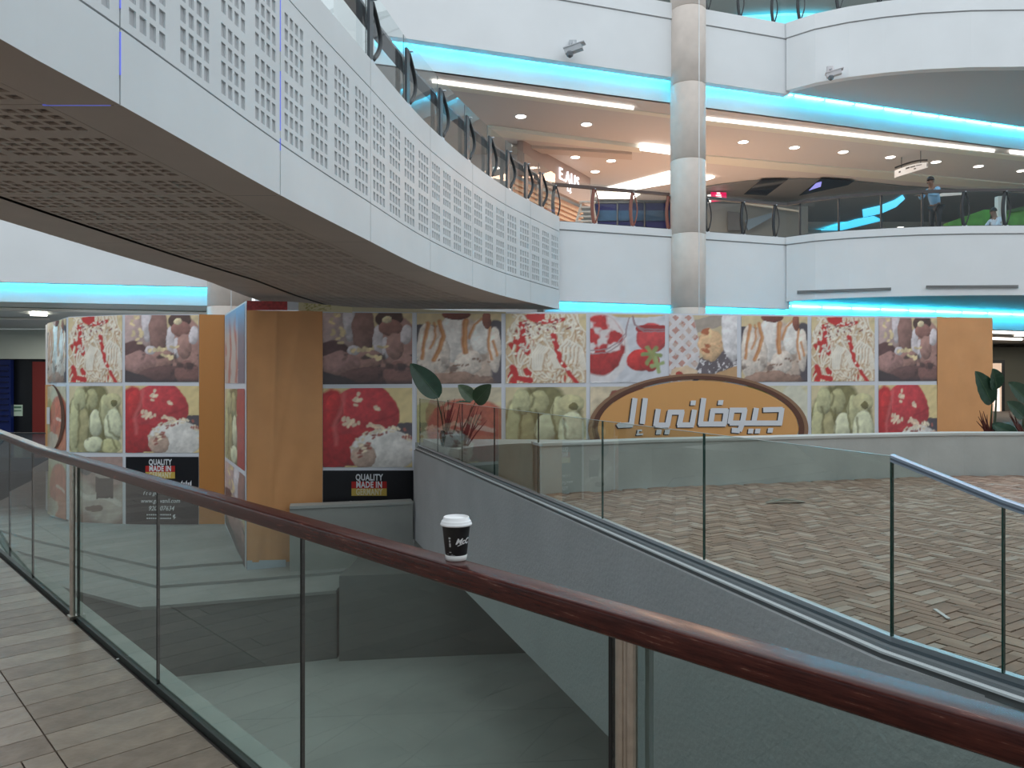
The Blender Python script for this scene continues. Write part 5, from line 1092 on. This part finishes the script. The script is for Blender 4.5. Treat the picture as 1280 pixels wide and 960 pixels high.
def person(base, yaw, label, shirt, pants, lean=.35, sitting=False, h=1.0):
    t = thing('person', tuple(base), label, 'person'); R = Matrix.Rotation(yaw, 3, 'Z'); B = Vector(base)
    W_ = lambda x, y, z: B+R@Vector((x*h, y*h, z*h))       # x forward, y left
    if sitting: hip = .50; kx = .42; kz = .50; ax = .42
    else: hip = .92; kx = .05; kz = .50; ax = 0
    l = lean; T = lambda s, y: (l*s, y, hip+s*.92)
    ch = T(.45,0); nk = T(.60,0); hd0 = (nk[0]+.05, 0, nk[2]+.10); hd1 = (hd0[0]+.05, 0, hd0[2]+.13)
    J = [W_(0,0,hip), W_(*T(.2,0)), W_(*ch), W_(*nk), W_(*hd0), W_(*hd1)]; Rr = [(.14,.11),(.125,.10),(.16,.11),.055,.085,.085]; E = [(0,1),(1,2),(2,3),(3,4),(4,5)]
    for sgn_ in (1, -1):
        n = len(J); J += [W_(0,.10*sgn_,hip-.06), W_(kx,.11*sgn_,kz), W_(ax,.10*sgn_,.09), W_(ax+.15,.11*sgn_,.04)]; Rr += [.095,.062,.042,.035]; E += [(0,n),(n,n+1),(n+1,n+2),(n+2,n+3)]
        n = len(J); sx_, sz = ch[0]+.02, ch[2]+.08; ex_ = sx_+.16; hx_ = sx_+.40
        J += [W_(sx_,.20*sgn_,sz), W_(ex_,.25*sgn_,sz-.25), W_(hx_,.12*sgn_,sz-.20 if not sitting else sz-.3), W_(hx_+.08,.10*sgn_,sz-.20 if not sitting else sz-.33)]; Rr += [.055,.042,.030,.034]; E += [(2,n),(n,n+1),(n+1,n+2),(n+2,n+3)]
        k = n+3
        for f_ in range(5):
            m_ = len(J); w = (f_-2)*.018; L_ = (.045,.075,.082,.076,.06)[f_]; J += [W_(hx_+.12 if f_ else hx_+.09,(.10+w)*sgn_,(sz-.20 if not sitting else sz-.335)), W_(hx_+.12+L_,(.10+w*1.2)*sgn_,(sz-.22 if not sitting else sz-.36))]; Rr += [.010,.008]; E += [(k,m_),(m_,m_+1)]
    body = skin('body', J, E, Rr, skn, t)
    def shell(ids, eds, rad, nm, m): return skin(nm, [J[i] for i in ids], eds, rad, m, t)
    shell([0,1,2,10,11,18+0] if False else [0,1,2,3], [(0,1),(1,2),(2,3)], [(.165,.14),(.165,.135),(.20,.14),.08], 'shirt', shirt)
    a1 = 6+4; a2 = a1+4+10+4
    for a in (a1, a2): shell([2,a,a+1,a+2], [(0,1),(1,2),(2,3)], [.12,.072,.056,.042], 'sleeve', shirt)
    l1 = 6; l2 = 6+4+4+10
    shell([0,l1,l1+1,l1+2,l2,l2+1,l2+2], [(0,1),(1,2),(2,3),(0,4),(4,5),(5,6)], [(.15,.125),.105,.076,.058,.105,.076,.058], 'trousers', pants)
    for a in (l1, l2): shell([a+2,a+3], [(0,1)], [.055,.045], 'shoe', mat('shoe_dark', (.015,.015,.02,1), .5))
    mb = MB(); c = (J[4]+J[5])/2
    mb.grid(lambda u, v: c+R@Vector((-.015+.112*h*math.cos(2*math.pi*u)*math.cos(v*1.5), .098*h*math.sin(2*math.pi*u)*math.cos(v*1.5), .035+.125*h*math.sin(v*1.5))), 14, 6); mb.build('hair', hairm, t, True)
    mb = MB(); f0 = c+R@Vector((.10,0,-.02)); mb.tube([f0+Vector((0,0,.03)), f0+R@Vector((.025,0,-.02)), f0+R@Vector((.0,0,-.03))], [.008,.014,.008], 6)
    for s in (1,-1): mb.tube([c+R@Vector((.0,.095*s,.02)), c+R@Vector((-.01,.10*s,-.04))], [.015,.010], 6)
    mb.build('nose_and_ears', skn, t, True)
    mb = MB()
    for s in (1,-1): q = c+R@Vector((.088,.035*s,.01)); mb.lathe(q+Vector((0,0,-.008)), [(.004,0),(.012,.008),(.004,.016)], 8)
    q = c+R@Vector((.095,0,-.07)); mb.box(q, R@Vector((.004,0,0)), R@Vector((0,.025,0)), (0,0,.005)); mb.build('eyes_and_mouth', hairm, t)
    return t
person((P(1170,285,22.35).x, 22.35, 4.1), math.radians(205), 'person in a light blue shirt and dark trousers leaning on the upper right railing', mat('shirt_blue', (.22,.42,.62,1), .7), mat('trousers_dark', (.018,.02,.025,1), .7), .30, h=.98)
person((P(1247,285,24.6).x, 24.6, 4.1), math.radians(190), 'person in pale clothes sitting by the green kiosk at the right edge', mat('shirt_pale', (.50,.58,.68,1), .7), mat('trousers_blue', (.06,.10,.2,1), .7), .15, sitting=True)
ch = thing('stool', (P(1247,285,24.6).x, 24.6, 4.1), 'small dark stool under the person sitting by the green kiosk', 'stool'); c_ = Vector((P(1247,285,24.6).x, 24.6, 4.1))
mb = MB(); mb.lathe(c_, [(.17,.36),(.19,.37),(.19,.40),(.17,.41)], 16); mb.build('seat', darkmet, ch)
for k in range(4): a = k*math.pi/2+.5; mb = MB(); mb.tube([c_+Vector((.17*math.cos(a),.17*math.sin(a),0)), c_+Vector((.12*math.cos(a),.12*math.sin(a),.37))], .015, 6); mb.build('leg', darkmet, ch)

# ------------------------------------------------------------------ plants and litter
leafm = mat('leaf_green', (.022,.060,.035,1), .45, noise=.2, nscale=6); leafm2 = mat('leaf_olive', (.045,.075,.035,1), .45, noise=.2, nscale=6)
stemm = mat('stem_green', (.035,.06,.025,1), .5); stemr = mat('stem_red', (.10,.022,.015,1), .5)
def leaf(root, base, tip, width, m, up=Vector((0,-1,.2)), droop=.1):
    base = Vector(base); tip = Vector(tip); d = tip-base; L = d.length; d.normalize(); side = d.cross(up).normalized(); nn = side.cross(d).normalized(); mb = MB()
    def f(u, v):
        w = width*(math.sin(math.pi*min(1, v**.75)))**.7 if 0 < v < 1 else 0; s = (u-.5)
        return base+d*(L*v)+side*(w*s)+nn*(abs(s)*w*.22+.004*math.sin(v*30)*abs(s)*2-droop*L*(v-.3)**2)
    mb.grid(f, 8, 22); o = mb.build('leaf', m, root, True, fix=False)
    md = MB(); md.tube([f(.5, k/10) for k in range(1,11)], [.008*(1-.08*k) for k in range(10)], 5); md.build('midrib', mat('midrib', (.07,.13,.06,1), .5), o); return o
pl = thing('bird_of_paradise_plant', tuple(P(566,566,15.3)), 'broad-leaved plant in a clear vase behind the glass, at the left end', 'plant')
Yp = 15.3; b0 = P(566,560,Yp)
for (bx, by), (kx_, ky) in (((556,545),(546,496)),((559,545),(560,500)),((572,548),(594,503)),((577,552),(590,508)),((566,545),(575,505))):
    mb = MB(); a = P(bx,by,Yp); c = P(kx_,ky,Yp); mb.tube([a, (a+c)/2+Vector((.01,.03,0)), c], [.022,.014,.010], 6); mb.build('stem', stemm, pl)
leaf(pl, P(549,497,Yp), P(513,454,Yp-.1), .46, leafm, Vector((.3,-1,.1))); leaf(pl, P(594,503,Yp), P(613,481,Yp-.3), .36, leafm2, Vector((0,-1,.3))); leaf(pl, P(592,500,Yp+.2), P(573,481,Yp+.1), .30, leafm2, Vector((0,-1,.6))); leaf(pl, P(590,503,Yp), P(570,502,Yp-.2), .14, leafm, Vector((0,-.3,1)))
for i in range(22):
    r_ = random.Random(i); side_ = i % 2; bx = (556 if side_ else 580)+r_.uniform(-3,5); mb = MB(); a = P(bx, 545+ (0 if side_ else 12), Yp); c = P(bx+r_.uniform(-8,26 if not side_ else 16), 545-r_.uniform(18,48), Yp+r_.uniform(-.2,.2)); mb.tube([a, (a+c)/2+Vector((-.01,0,.01)), c], [.018,.014,.003], 5); mb.build('stem', stemr, pl)
vb = P(566,567,Yp); mb = MB(); mb.lathe(Vector((vb.x,vb.y,-1.36-.0)), [(.20,.002),(.24,.03),(.27,.2),(.25,.32),(.245,.32),(.26,.2),(.22,.04),(.0,.03)], 24); mb.build('clear_vase', glassmat('vase_plastic', (.70,.74,.74,1), 1.6, .15), pl, True)
mb = MB(); mb.lathe(Vector((vb.x,vb.y,-1.355)), [(.17,.035),(.20,.12),(.16,.22),(.05,.25)], 14); mb.build('pebbles', mat('pebbles', (.30,.31,.29,1), .6, noise=.6, nscale=14), pl)
def rplant(px, py, Y, leaves, stems, label):
    t = thing('bird_of_paradise_plant', tuple(P(px,py,Y)), label, 'plant')
    for bx, tx, w, m in leaves: leaf(t, P(*bx,Y), P(*tx,Y-.15), w, m, Vector((.15,-1,.1)))
    for a, c in stems: mb = MB(); p0, p1 = P(*a,Y), P(*c,Y); mb.tube([p0, (p0+p1)/2+Vector((.01,.02,0)), p1], [.022,.016,.009], 6); mb.build('stem', stemm, t)
    for i in range(12):
        r_ = random.Random(i+px); p0 = P(px+r_.uniform(-3,6), py, Y); p1 = P(px+r_.uniform(-18,12), py-r_.uniform(14,34), Y); mb = MB(); mb.tube([p0,(p0+p1)/2,p1],[.02,.014,.003],5); mb.build('stem', stemr, t)
rplant(1236,547,12.6, [((1240,505),(1221,464),.36,leafm),((1246,487),(1242,461),.30,leafm),((1240,530),(1276,548),.20,leafm)], [((1238,547),(1240,505)),((1243,547),(1246,487)),((1240,547),(1240,529))], 'broad-leaved plant at the right end of the hoarding, the left one of two')
rplant(1279,547,12.4, [((1280,521),(1260,502),.26,leafm),((1284,500),(1262,478),.28,leafm),((1272,545),(1243,531),.22,leafm)], [((1279,547),(1279,520)),((1284,547),(1284,500)),((1279,547),(1272,545))], 'broad-leaved plant cut by the right edge of the frame')
q = PZ(983,629,ZL); mb = MB(); mb.grid(lambda u, v: (q.x-.24+.48*u, q.y-.05+.10*v+.06*u, ZL+.008+.03*math.sin(u*3.1)*(.4+v)), 10, 3); lf_ = mb.build('dry_leaf', mat('dry_leaf', (.20,.17,.13,1), .7), None, True); tag(lf_, 'curled dry leaf lying on the brick floor', 'leaf')
mb = MB(); mb.tube([(q.x-.24,q.y,ZL+.01),(q.x,q.y+.02,ZL+.045),(q.x+.24,q.y+.06,ZL+.01)], .006, 5); mb.build('rib', mat('leaf_rib', (.35,.33,.30,1), .6), lf_)
q = PZ(1177,768,ZL); mb = MB(); mb.box((q.x,q.y,ZL+.004), (.012,.10,0), (.012,0,0), (0,0,.003)); tag(mb.build('paper_scrap', mat('paper_white', (.55,.55,.55,1), .7)), 'small white scrap lying on the bricks behind the right glass', 'litter')
q = PZ(147,824,ZL); mb = MB(); mb.lathe(Vector((q.x,q.y,ZL)), [(.006,0),(.009,.002),(.004,.004)], 8); tag(mb.build('litter_speck', MATS['paper_white']), 'tiny white speck on the walkway beside the railing base', 'litter')
